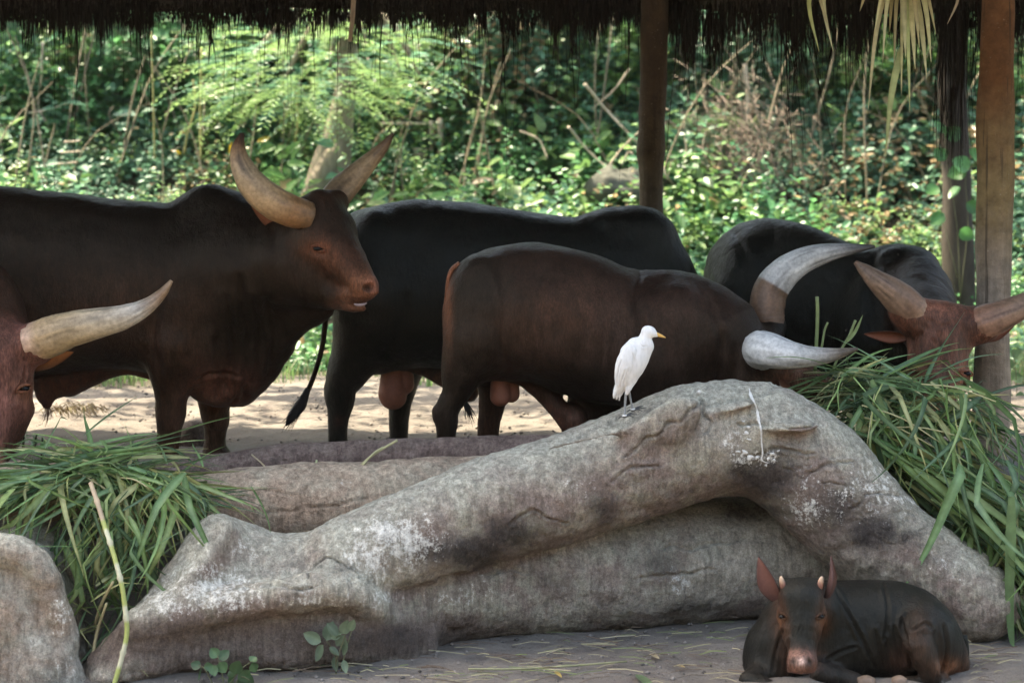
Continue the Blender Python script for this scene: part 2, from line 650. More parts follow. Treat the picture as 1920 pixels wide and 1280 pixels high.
        sy = HZ + (EYE - V[:, 2]) * F / V[:, 1]
        Nn = vnormals(V, Q)
        for px, py, r, ry, col, s, near, nz in self.paints:
            w = s * np.exp(-((sx - px) / r) ** 2 - ((sy - py) / ry) ** 2)
            if near:
                w = w * (Nn[:, 1] < 0.25)
            if nz:
                w = np.clip(w + (w > 0.05) * nz * vnoise(V, 18, 3), 0, 1)
            C = C * (1 - w[:, None]) + w[:, None] * np.array(col)
        if noise:
            for amp, sc, sd in noise:
                V = V + Nn * (amp * fbm(V, sc, 3, sd))[:, None]
        if self.warp:
            sx = sx + self.warp * fbm(V, 9.0, 3, 91)
            sy = sy + self.warp * fbm(V, 9.0, 3, 57)
        for cr, depth, width, ridge in self.creases:
            best = np.full(len(V), 1e9)
            for i in range(len(cr) - 1):
                ax_, ay_ = cr[i]
                bx, by = cr[i + 1] - cr[i]
                t = np.clip(((sx - ax_) * bx + (sy - ay_) * by) / (bx * bx + by * by + 1e-9), 0, 1)
                dd = np.hypot(sx - ax_ - bx * t, sy - ay_ - by * t)
                tt = (i + t) / (len(cr) - 1)
                best = np.minimum(best, dd + 4 * np.abs(tt - 0.5) ** 6 * 20)
            best = best * self.d0 / F
            w = np.exp(-(best / width) ** 2) * (Nn[:, 1] < 0.1)
            w2 = np.exp(-((best - 2 * width) / (width * 1.3)) ** 2) * (Nn[:, 1] < 0.1)
            V = V - Nn * (depth * w - ridge * w2)[:, None]
        if noise and self.warp:
            rg_ = np.abs(vnoise(V, 3.4, 71)) + 0.5 * np.abs(vnoise(V, 8.0, 73))
            V = V - Nn * (0.028 * np.clip(0.32 - rg_, 0, 1))[:, None]
        self.V, self.Q, self.C, self.N = V, Q, C, Nn
        self.sx = 960 + V[:, 0] * F / V[:, 1]
        self.sy = HZ + (EYE - V[:, 2]) * F / V[:, 1]
        return self

    def object(self, name, mat, parent=None, **kw):
        o = obj(name, self.V, self.Q, mat, parent, self.C, **kw)
        if hasattr(self, 'B'):
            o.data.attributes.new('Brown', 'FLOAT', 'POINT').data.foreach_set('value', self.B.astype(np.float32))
        return o


def vnormals(V, Q):
    n = np.cross(V[Q[:, 2]] - V[Q[:, 0]], V[Q[:, 3]] - V[Q[:, 1]])
    N = np.zeros_like(V)
    for i in range(4):
        for c in range(3):
            N[:, c] += np.bincount(Q[:, i], n[:, c], len(V))
    return N / (np.linalg.norm(N, axis=1)[:, None] + 1e-12)


def relax(V, Q, it):
    E = np.vstack([Q[:, [0, 1]], Q[:, [1, 2]], Q[:, [2, 3]], Q[:, [3, 0]]])
    deg = np.bincount(E.ravel(), minlength=len(V))[:, None] + 1e-9
    for _ in range(it):
        A = np.zeros_like(V)
        for c in range(3):
            A[:, c] = np.bincount(E[:, 0], V[E[:, 1], c], len(V)) + np.bincount(E[:, 1], V[E[:, 0], c], len(V))
        V = V * 0.45 + 0.55 * A / deg
    return V


def surface_nets(G, lo, h):
    S = G < 0
    n = G.shape
    sl = lambda o, m: tuple(slice(o[i], m[i] - 1 + o[i]) for i in range(3))
    corners = [(a, b, c) for a in (0, 1) for b in (0, 1) for c in (0, 1)]
    cnt = sum(S[sl(c, n)].astype(np.int8) for c in corners)
    act = np.argwhere((cnt > 0) & (cnt < 8))
    val = {c: G[act[:, 0] + c[0], act[:, 1] + c[1], act[:, 2] + c[2]] for c in corners}
    acc = np.zeros((len(act), 3))
    num = np.zeros(len(act))
    for a in corners:
        for axis in range(3):
            if a[axis] == 0:
                b = tuple(1 if i == axis else a[i] for i in range(3))
                va, vb = val[a], val[b]
                m = (va < 0) != (vb < 0)
                t = np.where(m, va / (va - vb + 1e-20), 0)
                p = np.tile(np.array(a, float), (len(act), 1))
                p[:, axis] += t
                acc += p * m[:, None]
                num += m
    V = lo + h * (act + acc / num[:, None])
    idx = np.full(n, -1, dtype=np.int64)
    idx[act[:, 0], act[:, 1], act[:, 2]] = np.arange(len(act))
    quads = []
    for axis in range(3):
        u, v = (axis + 1) % 3, (axis + 2) % 3
        s0 = [slice(None)] * 3
        s1 = [slice(None)] * 3
        s0[axis] = slice(0, -1)
        s1[axis] = slice(1, None)
        A, B = S[tuple(s0)], S[tuple(s1)]
        e = np.argwhere(A != B)
        e = e[(e[:, u] > 0) & (e[:, v] > 0)]
        inside = A[e[:, 0], e[:, 1], e[:, 2]]
        du = np.zeros(3, int)
        du[u] = 1
        dv = np.zeros(3, int)
        dv[v] = 1
        g = lambda q: idx[q[:, 0], q[:, 1], q[:, 2]]
        q = np.column_stack([g(e - du - dv), g(e - dv), g(e), g(e - du)])
        q = np.where(inside[:, None], q, q[:, ::-1])
        quads.append(q[(q >= 0).all(1)])
    return V, np.vstack(quads)


# ------------------------------------------------------------------ ground
def terrain(x, y):
    z = np.zeros_like(x)
    edge = np.interp(x, [-3.5, -1.5, -1.05, -0.16, 0.97, 2.0, 4.0], [9.3, 9.3, 9.5, 9.92, 10.28, 10.4, 10.4])
    front = np.clip((y - edge) / 0.4, 0, 1)
    front = front * front * (3 - 2 * front)
    z = -0.62 * (1 - front)
    z = z - 0.012 * np.clip(9.2 - y, 0, 20) * 0.3
    s = np.clip(y - 15.3, 0, 300)
    z = z + np.where(s < 5, 0.062 * s ** 2, 1.55 + 0.62 * (s - 5) - 0.0016 * np.clip(s - 5, 0, 150) ** 2)
    z = np.minimum(z, 9.0 + 0.0 * z)
    b = np.clip(-3.0 - y, 0, 9)          # unseen bank added behind the camera to block low front skylight
    z = z + 1.15 * b
    return z


def build_ground():
    xs = np.concatenate([np.linspace(-260, -8, 26), np.linspace(-7.5, -3.4, 40), np.linspace(-3.35, 3.35, 190), np.linspace(3.45, 7.5, 40), np.linspace(8, 260, 26)])
    ys = np.concatenate([np.linspace(-120, -15, 8), np.linspace(-13, 5, 19), np.linspace(5.5, 8.2, 14), np.linspace(8.25, 17, 230), np.linspace(17.2, 34, 60), np.linspace(36, 300, 26)])
    X, Y = np.meshgrid(xs, ys, indexing='ij')
    x, y = X.ravel(), Y.ravel()
    z = terrain(x, y)
    p = np.column_stack([x, y, np.zeros_like(x)])
    near = (np.abs(x) < 8) & (y > 5) & (y < 36)
    nz = np.zeros_like(x)
    nz[near] = 0.02 * fbm(p[near], 1.6, 3, 5) + 0.026 * np.minimum(fbm(p[near], 6.0, 3, 9), 0.12) + 0.008 * fbm(p[near], 17.0, 2, 19) + 0.1 * np.clip((y[near] - 16) / 6, 0, 1) * fbm(p[near], 0.9, 3, 2)
    z = z + nz
    V = np.column_stack([x, y, z])
    ny = len(ys)
    i, j = np.meshgrid(np.arange(len(xs) - 1), np.arange(ny - 1), indexing='ij')
    i, j = i.ravel(), j.ravel()
    Q = np.column_stack([i * ny + j, (i + 1) * ny + j, (i + 1) * ny + j + 1, i * ny + j + 1])
    hum = np.clip((y - np.interp(x, [-2.2, -0.6], [14.4, 15.1]) + 0.5 * vnoise(p, 1.2, 4)) / 0.9, 0, 1)
    hum = np.where((np.abs(x) > 30) | (y < 0), 1, hum)  # far sides and the added unseen bank take the dark tone too
    C = np.column_stack([hum, hum * 0, hum * 0])
    return obj('ground', V, Q, M_GROUND, None, C, kind='structure')


ground = build_ground()


# ------------------------------------------------------------------ concrete trunk, logs and rocks
def masks(S, lichen, soot, top=0.8, brown=()):
    """r: lichen, g: soot, b: paler green-grey upward faces"""
    V, N = S.V, S.N
    C = np.zeros((len(V), 3))
    nz = fbm(V, 4.0, 3, 21)
    for px, py, rx, ry, s in lichen:
        C[:, 0] = np.maximum(C[:, 0], s * np.exp(-((S.sx - px) / rx) ** 2 - ((S.sy - py) / ry) ** 2))
    for px, py, rx, ry, s in soot:
        C[:, 1] = np.maximum(C[:, 1], s * np.exp(-((S.sx - px) / rx) ** 2 - ((S.sy - py) / ry) ** 2))
    pz = fbm(V, 1.7, 3, 63)
    C[:, 0] = np.clip(C[:, 0] + 0.25 * nz * (C[:, 0] > 0.02) + 0.28 * np.clip(pz - 0.15, 0, 1), 0, 1)
    C[:, 1] = np.maximum(C[:, 1], 1.1 * np.clip(-pz - 0.16, 0, 1))
    C[:, 1] = np.clip(C[:, 1] * (1 + 0.8 * nz), 0, 1)
    C[:, 2] = top * np.clip((N[:, 2] - 0.15 + 0.3 * nz) / 0.55, 0, 1)  # paler green-grey grows with the upward normal
    B = np.zeros(len(V))
    for px, py, rx, ry, s in brown:
        B = np.maximum(B, s * np.exp(-((S.sx - px) / rx) ** 4 - ((S.sy - py) / ry) ** 4))
    B = np.clip(B * (1.2 + 0.9 * nz), 0, 1)
    B = np.maximum(B, 0.75 * np.clip(-N[:, 2] - 0.25, 0, 1) * (top > 0))  # darker brown on faces turned down
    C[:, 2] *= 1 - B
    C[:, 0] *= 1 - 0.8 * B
    S.C, S.B = C, B


def build_trunk():
    S = Solid(9.6, 0.0105, k=0.05)
    S.warp = 16
    d = lambda a: a - 9.6
    S.tube([(640, 1060, d(9.35), 78), (700, 1036, d(9.42), 86), (800, 997, d(9.5), 92), (900, 962, d(9.6), 98), (1000, 931, d(9.68), 102),
            (1100, 903, d(9.75), 104), (1200, 868, d(9.8), 105), (1290, 832, d(9.85), 107), (1370, 820, d(9.88), 106), (1440, 828, d(9.88), 106),
            (1505, 868, d(9.88), 108), (1560, 925, d(9.85), 107), (1625, 990, d(9.82), 102), (1700, 1043, d(9.78), 93),
            (1775, 1086, d(9.72), 82), (1826, 1118, d(9.68), 74), (1845, 1130, d(9.66), 68)], k=0.03, n=40)
    # lower lying trunk
    S.tube([(560, 1115, d(9.42), 95), (700, 1112, d(9.6), 108), (900, 1090, d(9.86), 114), (1100, 1072, d(10.03), 117),
            (1300, 1052, d(10.2), 118), (1500, 1040, d(10.3), 114), (1640, 1045, d(10.32), 108)], k=0.045, n=24)
    # left root: fin, saddle, lip and undercut base
    S.loft([(168, 1228, 1276, .05, d(9.02)), (182, 1212, 1276, .12, d(9.03)), (215, 1180, 1274, .2, d(9.08)), (262, 1122, 1268, .25, d(9.14)), (310, 1058, 1262, .27, d(9.2)), (352, 1004, 1258, .27, d(9.25)),
            (384, 970, 1254, .27, d(9.28)), (412, 962, 1252, .27, d(9.3)), (450, 976, 1250, .28, d(9.32)), (520, 1001, 1248, .3, d(9.36)), (590, 1000, 1246, .3, d(9.4)), (660, 982, 1242, .3, d(9.46)),
            (740, 990, 1236, .27, d(9.54)), (820, 1040, 1230, .2, d(9.64))], k=0.05, e=2.7, egg=0.42)
    # faceted left cheek and the ridge that runs down from the peak
    S.tube([(424, 992, d(9.17), 14), (380, 1060, d(9.05), 16), (330, 1130, d(8.97), 18), (270, 1170, d(8.93), 18)], k=0.13)
    S.tube([(255, 1172, d(8.94), 14), (350, 1150, d(8.97), 22), (450, 1128, d(9.0), 30), (560, 1112, d(9.04), 32), (650, 1112, d(9.1), 28), (706, 1140, d(9.2), 16)], k=0.12, n=14)
    # undercut base
    S.tube([(150, 1262, d(8.74), 22), (240, 1236, d(8.74), 38), (380, 1222, d(8.78), 46), (520, 1208, d(8.84), 48), (640, 1200, d(8.92), 46), (740, 1206, d(9.06), 34)], k=0.04, n=14, sub=True)
    S.tube([(640, 1186, d(9.52), 54), (760, 1168, d(9.68), 54)], k=0.05)
    S.tube([(1030, 840, d(9.5), 6), (1200, 800, d(9.55), 8)], k=0.05)
    # broken ledges on the crown of the arch
    S.ell((1480, 800, d(9.62)), (62, 14, 0.09), -4, k=0.03)
    S.ell((1370, 765, d(9.66)), (50, 10, 0.07), -14, k=0.03)
    S.ell((1240, 800, d(9.56)), (80, 40, 0.06), -28, k=0.05)
    # knot hollow
    S.crease([(576, 1086), (606, 1058), (640, 1052), (684, 1076)], 0.014, 0.006, 0.004)
    S.crease([(600, 1070), (636, 1078), (700, 1084)], 0.010, 0.006, 0.003)
    S.crease([(610, 1090), (650, 1070), (672, 1058)], 0.008, 0.006, 0.002)
    S.crease([(640, 1068), (672, 1084), (700, 1090)], 0.008, 0.006)
    # splits and cracks
    for pts in ([(1060, 818), (1130, 800), (1190, 770)], [(1180, 850), (1240, 812), (1300, 770), (1322, 748)],
                [(1322, 748), (1318, 775), (1335, 790), (1312, 812)], [(1330, 760), (1400, 742), (1460, 730)],
                [(1385, 790), (1440, 800), (1500, 802), (1530, 790)], [(1400, 860), (1470, 845), (1530, 850)],
                [(1235, 1035), (1262, 1020), (1300, 1022), (1350, 1012), (1400, 1008)], [(1190, 1078), (1260, 1080), (1340, 1066)],
                [(950, 985), (985, 965), (1020, 968), (1060, 985)], [(1150, 905), (1190, 880), (1230, 872)],
                [(820, 1082), (860, 1078), (920, 1072), (1000, 1062)], [(1500, 900), (1560, 870), (1600, 862)],
                [(1590, 960), (1640, 930), (1690, 935)], [(430, 1105), (520, 1098), (600, 1105)]):
        S.crease(pts, 0.016, 0.008, 0.005)
    for i in range(26):
        x = random.uniform(1450, 1800)
        y0 = np.interp(x, [1450, 1600, 1800], [850, 930, 1050]) + random.uniform(-20, 60)
        S.crease([(x, y0), (x + random.uniform(15, 40), y0 + random.uniform(-14, 16)), (x + random.uniform(50, 90), y0 + random.uniform(-10, 30))], 0.006, 0.005, 0.002, n=8)
    S.build(1, noise=[(0.024, 2.2, 3), (0.012, 7.0, 8), (0.007, 20.0, 12), (0.003, 50.0, 14)])
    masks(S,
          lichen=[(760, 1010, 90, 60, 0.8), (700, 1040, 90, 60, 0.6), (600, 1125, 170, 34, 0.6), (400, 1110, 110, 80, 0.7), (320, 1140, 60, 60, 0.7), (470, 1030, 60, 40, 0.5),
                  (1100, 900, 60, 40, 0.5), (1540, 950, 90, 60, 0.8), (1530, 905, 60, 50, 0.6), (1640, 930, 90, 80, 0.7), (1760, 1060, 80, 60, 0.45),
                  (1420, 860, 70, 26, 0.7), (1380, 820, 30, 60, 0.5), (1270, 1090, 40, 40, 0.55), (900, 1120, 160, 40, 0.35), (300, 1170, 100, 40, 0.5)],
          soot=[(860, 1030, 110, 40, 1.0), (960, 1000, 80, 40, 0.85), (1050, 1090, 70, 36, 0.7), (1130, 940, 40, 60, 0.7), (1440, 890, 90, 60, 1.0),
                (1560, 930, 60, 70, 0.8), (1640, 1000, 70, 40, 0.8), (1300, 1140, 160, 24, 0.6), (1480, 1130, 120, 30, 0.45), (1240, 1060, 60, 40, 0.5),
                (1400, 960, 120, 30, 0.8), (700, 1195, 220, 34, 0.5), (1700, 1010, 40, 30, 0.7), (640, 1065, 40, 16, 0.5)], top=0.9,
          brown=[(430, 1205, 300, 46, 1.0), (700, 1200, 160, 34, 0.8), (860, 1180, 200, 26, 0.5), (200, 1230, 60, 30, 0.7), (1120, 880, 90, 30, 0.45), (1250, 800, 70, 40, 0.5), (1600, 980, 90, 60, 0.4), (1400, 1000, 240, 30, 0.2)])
    t = thing('concrete_tree_trunk', 'big grey cast concrete tree trunk with an arched branch, the white egret standing on it', 'tree trunk sculpture', P(1000, 1180, 9.8))
    S.object('trunk', M_TRUNK, t)
    # dried white bird droppings running down the crown of the arch
    return t, S


trunk, TRUNK_S = build_trunk()


def surf_y(S, px, py, default):
    """front surface depth of a built solid at a picture point"""
    d = np.hypot(S.sx - px, S.sy - py)
    m = (d < 8) & (S.N[:, 1] < 0)
    return S.V[m, 1].min() if m.any() else default


def dropping_streak():
    pts = [(1405, 728), (1408, 742), (1418, 762), (1422, 785), (1427, 805), (1428, 830), (1430, 850), (1428, 862), (1440, 868)]
    w = [2.2, 4, 3, 4.5, 2.5, 2, 3, 5, 3]
    cl = catmull(np.column_stack([pts, w]), 30)
    V, f = [], []
    for i, (x, y, r) in enumerate(cl):
        r *= 0.3 + 0.5 * random.random()
        dd = surf_y(TRUNK_S, x, y, 9.6)
        for s, o in ((-1, 0), (0, 0.005), (1, 0)):
            V.append(P(x + s * r, y, dd - 0.003 - o))
    for i in range(len(cl) - 1):
        for j in range(2):
            f.append([i * 3 + j, i * 3 + j + 1, i * 3 + j + 4, i * 3 + j + 3])
    MD = mat_plain('white_droppings', (0.6, 0.585, 0.55), 0.85, 0.1, 0.25, 60, 0.003)
    obj('dropping_streak', V, f, MD, trunk)
    for (x, y, r) in [(1402, 800, 4), (1398, 812, 5), (1394, 790, 3), (1404, 824, 4), (1395, 848, 6), (1405, 856, 7), (1420, 858, 5), (1446, 850, 5), (1452, 862, 4), (1441, 860, 4), (1310, 735, 5), (1384, 846, 4), (1460, 845, 3), (1436, 872, 3), (1376, 852, 3)]:
        V, f = [], []
        dd = surf_y(TRUNK_S, x, y, 9.6)
        V.append(P(x, y, dd - 0.008))
        for k in range(9):
            a = k / 9 * 2 * math.pi
            q = r * random.uniform(0.4, 1.35)
            V.append(P(x + q * math.cos(a), y + q * 0.75 * math.sin(a), dd + 0.002))
        for k in range(9):
            f.append([0, 1 + (k + 1) % 9, 1 + k])
        obj('dropping', V, f, MD, trunk)


dropping_streak()


def simple_log(name, label, pts, d0, mat, k, noise, creases=(), lichen=(), soot=(), top=0.7, n=20, extra=()):
    S = Solid(d0, 0.013, k=0.05)
    S.warp = 14
    S.tube([(a, b, c - d0, r) for a, b, c, r in pts], k=0.05, n=n)
    for e in extra:
        S.ell(*e)
    for c in creases:
        S.crease(c, 0.012, 0.007, 0.003)
    S.build(1, noise=noise)
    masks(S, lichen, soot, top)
    o = S.object(name, mat)
    tag(o, label, 'log' if 'log' in name else 'rock')
    return o


NZ = [(0.02, 2.5, 4), (0.008, 8, 6), (0.003, 24, 2)]
simple_log('tan_log', 'tan cast concrete log with long cracks lying just behind the arched trunk',
           [(200, 1000, 9.84, 78), (270, 992, 9.86, 80), (380, 974, 9.9, 82), (450, 962, 9.92, 84), (600, 950, 9.95, 84), (750, 934, 10.0, 76), (900, 916, 10.1, 62), (1010, 905, 10.12, 52)],
           10.0, M_TAN, 0.05, NZ,
           creases=[[(390, 950), (450, 958), (520, 962), (560, 955)], [(560, 955), (640, 945), (720, 930), (780, 915)], [(470, 920), (540, 930), (560, 918)],
                    [(740, 880), (752, 888), (820, 882), (880, 872)], [(640, 975), (700, 955), (770, 930)], [(790, 905), (800, 915), (806, 928)]],
           soot=[(600, 985, 200, 14, 0.4)], lichen=[(640, 900, 40, 20, 0.4)], top=0.2)
simple_log('brown_log', 'dark brown smooth concrete log at the cattle\'s feet, farthest back of the logs',
           [(300, 905, 10.4, 36), (345, 893, 10.4, 37), (430, 884, 10.38, 36), (520, 870, 10.36, 36), (620, 863, 10.36, 34), (760, 856, 10.36, 34), (900, 850, 10.36, 31), (1040, 846, 10.36, 30), (1150, 846, 10.36, 28)],
           10.36, M_DARKLOG, 0.05, [(0.014, 3, 4), (0.006, 9, 6)],
           creases=[[(430, 862), (480, 855), (540, 862)], [(620, 848), (700, 842), (780, 846)]], lichen=[(520, 885, 120, 14, .6)], top=0.05)


def rock(name, label, prims, d0, mat, noise, lichen=(), soot=(), top=0.6, vox=0.014, creases=(), cat='rock'):
    S = Solid(d0, vox, k=0.05)
    S.warp = 10
    for kind, a in prims:
        getattr(S, kind)(**a)
    for c in creases:
        S.crease(c, 0.012, 0.008, 0.004)
    S.build(1, noise=noise)
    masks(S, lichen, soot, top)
    o = S.object(name, mat)
    return tag(o, label, cat)


rock('grey_rock', 'large flat-topped grey rock in the lower left corner of the photo',
     [('loft', dict(st=[(-190, 1035, 1330, 0.2, 0), (-120, 1016, 1350, 0.3, 0), (0, 1012, 1360, 0.34, 0), (45, 1018, 1370, 0.34, 0), (85, 1045, 1380, 0.32, 0), (118, 1110, 1390, 0.3, 0), (140, 1190, 1390, 0.26, 0), (158, 1290, 1390, 0.2, 0), (164, 1340, 1390, .12, 0)], e=3.0, egg=0.1, k=0.03)),
      ('tube', dict(pts=[(-60, 1030, -.2, 34), (30, 1034, -.22, 34), (72, 1066, -.22, 30), (100, 1130, -.2, 30), (120, 1210, -.2, 34), (130, 1300, -.2, 40)], k=0.06, n=20)),
      ('ell', dict(c=(84, 1250, -0.24), r=(40, 50, 0.12), rot=0, k=0.08))],
     9.12, M_ROCK, [(0.03, 3, 5), (0.016, 8, 6), (0.006, 24, 9)], lichen=[(110, 1160, 30, 60, 0.45), (120, 1250, 40, 40, 0.6), (40, 1250, 50, 30, 0.4)],
     soot=[(20, 1100, 40, 70, 0.4)], top=0.9)
rock('pale_rock', 'small pale rounded rock under the hanging grass, behind the flat-topped rock',
     [('tube', dict(pts=[(20, 1030, 0, 40), (70, 1030, 0, 46), (110, 1070, -0.05, 46), (128, 1125, -0.05, 40)], k=0.04)),
      ('tube', dict(pts=[(100, 1120, 0, 50), (110, 1240, 0, 60)], k=0.05))],
     9.5, M_ROCK, [(0.02, 3, 15), (0.01, 9, 6), (0.004, 24, 9)], lichen=[(140, 1090, 20, 40, 0.5)], top=0.7)
rock('red_brown_rock', 'reddish brown rock wedged between the left grass pile and the tan log',
     [('ell', dict(c=(265, 1000, 0), r=(95, 110, 0.2), k=0.05)), ('ell', dict(c=(200, 1090, 0), r=(100, 120, 0.2), k=0.05)), ('ell', dict(c=(60, 940, 0.1), r=(180, 70, 0.25), k=0.05))],
     9.78, M_TAN, [(0.03, 3, 25), (0.012, 9, 6), (0.005, 24, 9)], soot=[(250, 1050, 100, 80, 0.3)], top=0.1)
rock('brown_boulder', 'brown boulder on the bare earth between the front legs of the left bull',
     [('ell', dict(c=(366, 835, 0), r=(42, 46, 0.16), k=0.04)), ('ell', dict(c=(352, 850, 0), r=(46, 24, 0.15), k=0.04))],
     12.0, M_DARKLOG, [(0.03, 5, 25), (0.012, 12, 6)], top=0.15)
rock('trough_rock', 'pale rock under the right grass pile behind the arched branch',
     [('ell', dict(c=(1690, 960, 0), r=(110, 90, 0.26), k=0.05)), ('ell', dict(c=(1860, 1010, 0.05), r=(130, 80, 0.25), k=0.05)), ('ell', dict(c=(1780, 1110, 0), r=(150, 90, 0.3), k=0.05))],
     10.35, M_TAN, [(0.03, 3, 35), (0.012, 9, 6), (0.005, 24, 9)], top=0.6)


# ------------------------------------------------------------------ cattle
BLACK = (0.0048, 0.0042, 0.0036)
DARK = (0.0115, 0.0074, 0.0054)
BROWN = (0.042, 0.020, 0.0125)
RED = (0.10, 0.036, 0.022)
FACE = (0.215, 0.088, 0.06)
TAN = (0.22, 0.095, 0.055)
PINK = (0.27, 0.12, 0.085)
SKIN = (0.27, 0.10, 0.06)


def horn(parent, pts, ramp, ring=0.0, seed=1, seg=44, n=130, streak=0.4, tint=True):
    """pts: (px,py,d,radius px); ramp: (t, colour)"""
    w = np.array([[*P(a, b, d), r * d / F] for a, b, d, r in pts])
    V, f, t = tube_mesh(w[:, :3], w[:, 3], seg, n)
    ts = [q[0] for q in ramp]
    C = np.column_stack([np.interp(t, ts, [q[1][i] for q in ramp]) for i in range(3)])
    m = len(t) - 2
    ang = np.tile(np.arange(seg) / seg * 2 * np.pi, n)
    q = np.column_stack([np.cos(ang) * 2.2, np.sin(ang) * 2.2, t[:m] * 2.5])
    s = fbm(q, 2.2, 4, seed)
    C = C * np.array([0.74, 0.68, 0.60]) if tint else C * 0.72
    C[:m] *= (1 + streak * s)[:, None]
    fib = np.clip(fbm(np.column_stack([np.cos(ang) * 5, np.sin(ang) * 5, t[:m] * 2.2]), 2.0, 3, seed + 9) - 0.12, 0, 1)
    C[:m] *= (1 - 1.1 * fib * np.clip(t[:m] * 2.2, 0.3, 1))[:, None]
    blot = fbm(np.column_stack([np.cos(ang), np.sin(ang), t[:m] * 9]), 2.0, 3, seed + 5)
    C[:m] *= np.clip(1 + 0.5 * np.minimum(blot + 0.1, 0), 0.4, 1)[:, None]
    ctr = np.repeat(catmull(w, n)[:, :3], seg, axis=0)
    Nn = V[:m] - ctr
    V[:m] += Nn * (0.03 * s - 0.10 * fib + 0.02 * blot + 1.6 * ring * np.exp(-t[:m] / 0.12) * np.sin(t[:m] * 170 + 2 * s))[:, None]
    return obj('horn', V, f, M_HORN, parent, np.clip(C, 0.005, 1))


def ear(parent, base, tip, wide, d0, d1, inner, outer, face=(0, -1, -0.25), bend=0.0, name='ear'):
    """cupped leaf-shaped ear between two picture points"""
    A, B = P(*base, d0), P(*tip, d1)
    ax = B - A
    L = np.linalg.norm(ax)
    ax /= L
    fn = np.array(face, float)
    fn -= ax * fn.dot(ax)
    fn /= np.linalg.norm(fn)
    sd = np.cross(ax, fn)
    w = wide * d0 / F
    nu, nv = 14, 11
    V, C, f = [], [], []
    for side in (0, 1):
        for i in range(nu):
            u = i / (nu - 1)
            ww = w * (0.42 + 0.58 * math.sin(min(1, u * 1.7) * math.pi / 2)) * (1 - u ** 2.0) ** 0.95 + 0.0015
            for j in range(nv):
                v = j / (nv - 1) * 2 - 1
                cup = ww * 0.75 * (v * v) * (1 - 0.5 * u)
                p = A + ax * (u * L) + sd * (v * ww) + fn * (cup - (0.006 if side else 0) + bend * math.sin(u * 3.1) * L)
                V.append(p)
                rim = abs(v) ** 4
                c = np.array(inner if side == 0 else outer) * (1 - 0.45 * rim if side == 0 else 1) * (0.55 + 0.45 * min(1, u * 2.5))
                C.append(c)
    n = nu * nv
    for i in range(nu - 1):
        for j in range(nv - 1):
            a = i * nv + j
            f.append([a, a + 1, a + nv + 1, a + nv])
            f.append([n + a, n + a + nv, n + a + nv + 1, n + a + 1])
    for i in range(nu - 1):
        for j in (0, nv - 1):
            a, b = i * nv + j, (i + 1) * nv + j
            f.append([a, b, n + b, n + a])
    for j in range(nv - 1):
        a, b = (nu - 1) * nv + j, (nu - 1) * nv + j + 1
        f.append([a, b, n + b, n + a])
    return obj(name, V, f, M_EAR, parent, C)


def ball(name, parent, c, r, mat, seg=14, cols=None):
    c = np.asarray(c)
    r = np.asarray(r) * np.ones(3)
    V, f = [], []
    n = seg // 2 + 1
    for i in range(n):
        th = math.pi * i / (n - 1)
        for j in range(seg):
            ph = 2 * math.pi * j / seg
            V.append(c + r * np.array([math.sin(th) * math.cos(ph), math.sin(th) * math.sin(ph), math.cos(th)]))
    for i in range(n - 1):
        for j in range(seg):
            k = (j + 1) % seg
            f.append([i * seg + j, (i + 1) * seg + j, (i + 1) * seg + k, i * seg + k])
    return obj(name, V, f, mat, parent, None if cols is None else np.tile(cols, (len(V), 1)))


def front_at(S, px, py, r=6):
    d = np.hypot(S.sx - px, S.sy - py)
    m = d < r
    return S.V[m, 1].min() if m.any() else S.d0


def eye(S, parent, px, py, r, lid=(0.2, 0.075, 0.045), tilt=10, wide=1.35):
    """almond eye set between two fleshy lids lying on the skin"""
    y = front_at(S, px, py, 5)
    rr = r * y / F
    c = P(px, py, y + rr * .45)
    e = ball('eye', parent, c, (rr * wide, rr, rr * .72), M_EYE)
    ca, sa = math.cos(math.radians(tilt)), math.sin(math.radians(tilt))
    for s, h in ((-1, .62), (1, .55)):
        pts, rad = [], []
        for u in (-1.5, -1.0, -.4, .3, 1.0, 1.6):
            x, z = u * r * wide * .9, s * h * r * (1 - (abs(u) / 1.65) ** 2) * 1.25
            X, Z = px + x * ca - z * sa, py + x * sa + z * ca
            yy = front_at(S, X, Z, 5)
            pts.append(P(X, Z, min(yy, y + rr * 1.5) + rr * .05))
            rad.append(rr * (.16 + .26 * (1 - (abs(u) / 1.7) ** 2)))
        V, f, t = tube_mesh(pts, rad, 8, 16)
        obj('eyelid', V, f, M_COAT, parent, np.tile(lid, (len(V), 1)))
    return e


def hair_tuft(name, parent, pts, count, width, spread, mat=M_HAIR, seed=3, seg=5):
    """many thin strands along a picture path (px,py,d)"""
    rg = np.random.default_rng(seed)
    path = np.array([P(*p) for p in pts])
    V, f = [], []
    for i in range(count):
        a = rg.normal(0, 1, 3) * spread
        st = rg.uniform(0, 0.5)
        en = min(1.0, st + rg.uniform(0.3, 0.6))
        c = catmull(path, 20)
        ks = np.linspace(st, en, seg) * 19
        for q, kx in enumerate(ks):
            i0 = int(min(18, kx))
            p = c[i0] + (c[i0 + 1] - c[i0]) * (kx - i0)
            p = p + a * (0.4 + 0.9 * q / (seg - 1)) + rg.normal(0, 0.1, 3) * spread
            w = width * (1 - q / (seg - 1)) + 0.0006
            V += [p - [w, 0, 0], p + [w, 0, 0]]
            if q:
                b = len(V) - 4
                f.append([b, b + 1, b + 3, b + 2])
    return obj(name, V, f, mat, parent)


def scrotum(parent, d, pts, col=SKIN):
    S = Solid(d, 0.009, col, 0.02)
    for a in pts:
        S.tube(a, k=0.007)
    S.build(2)
    return S.object('scrotum', M_SKIN, parent)


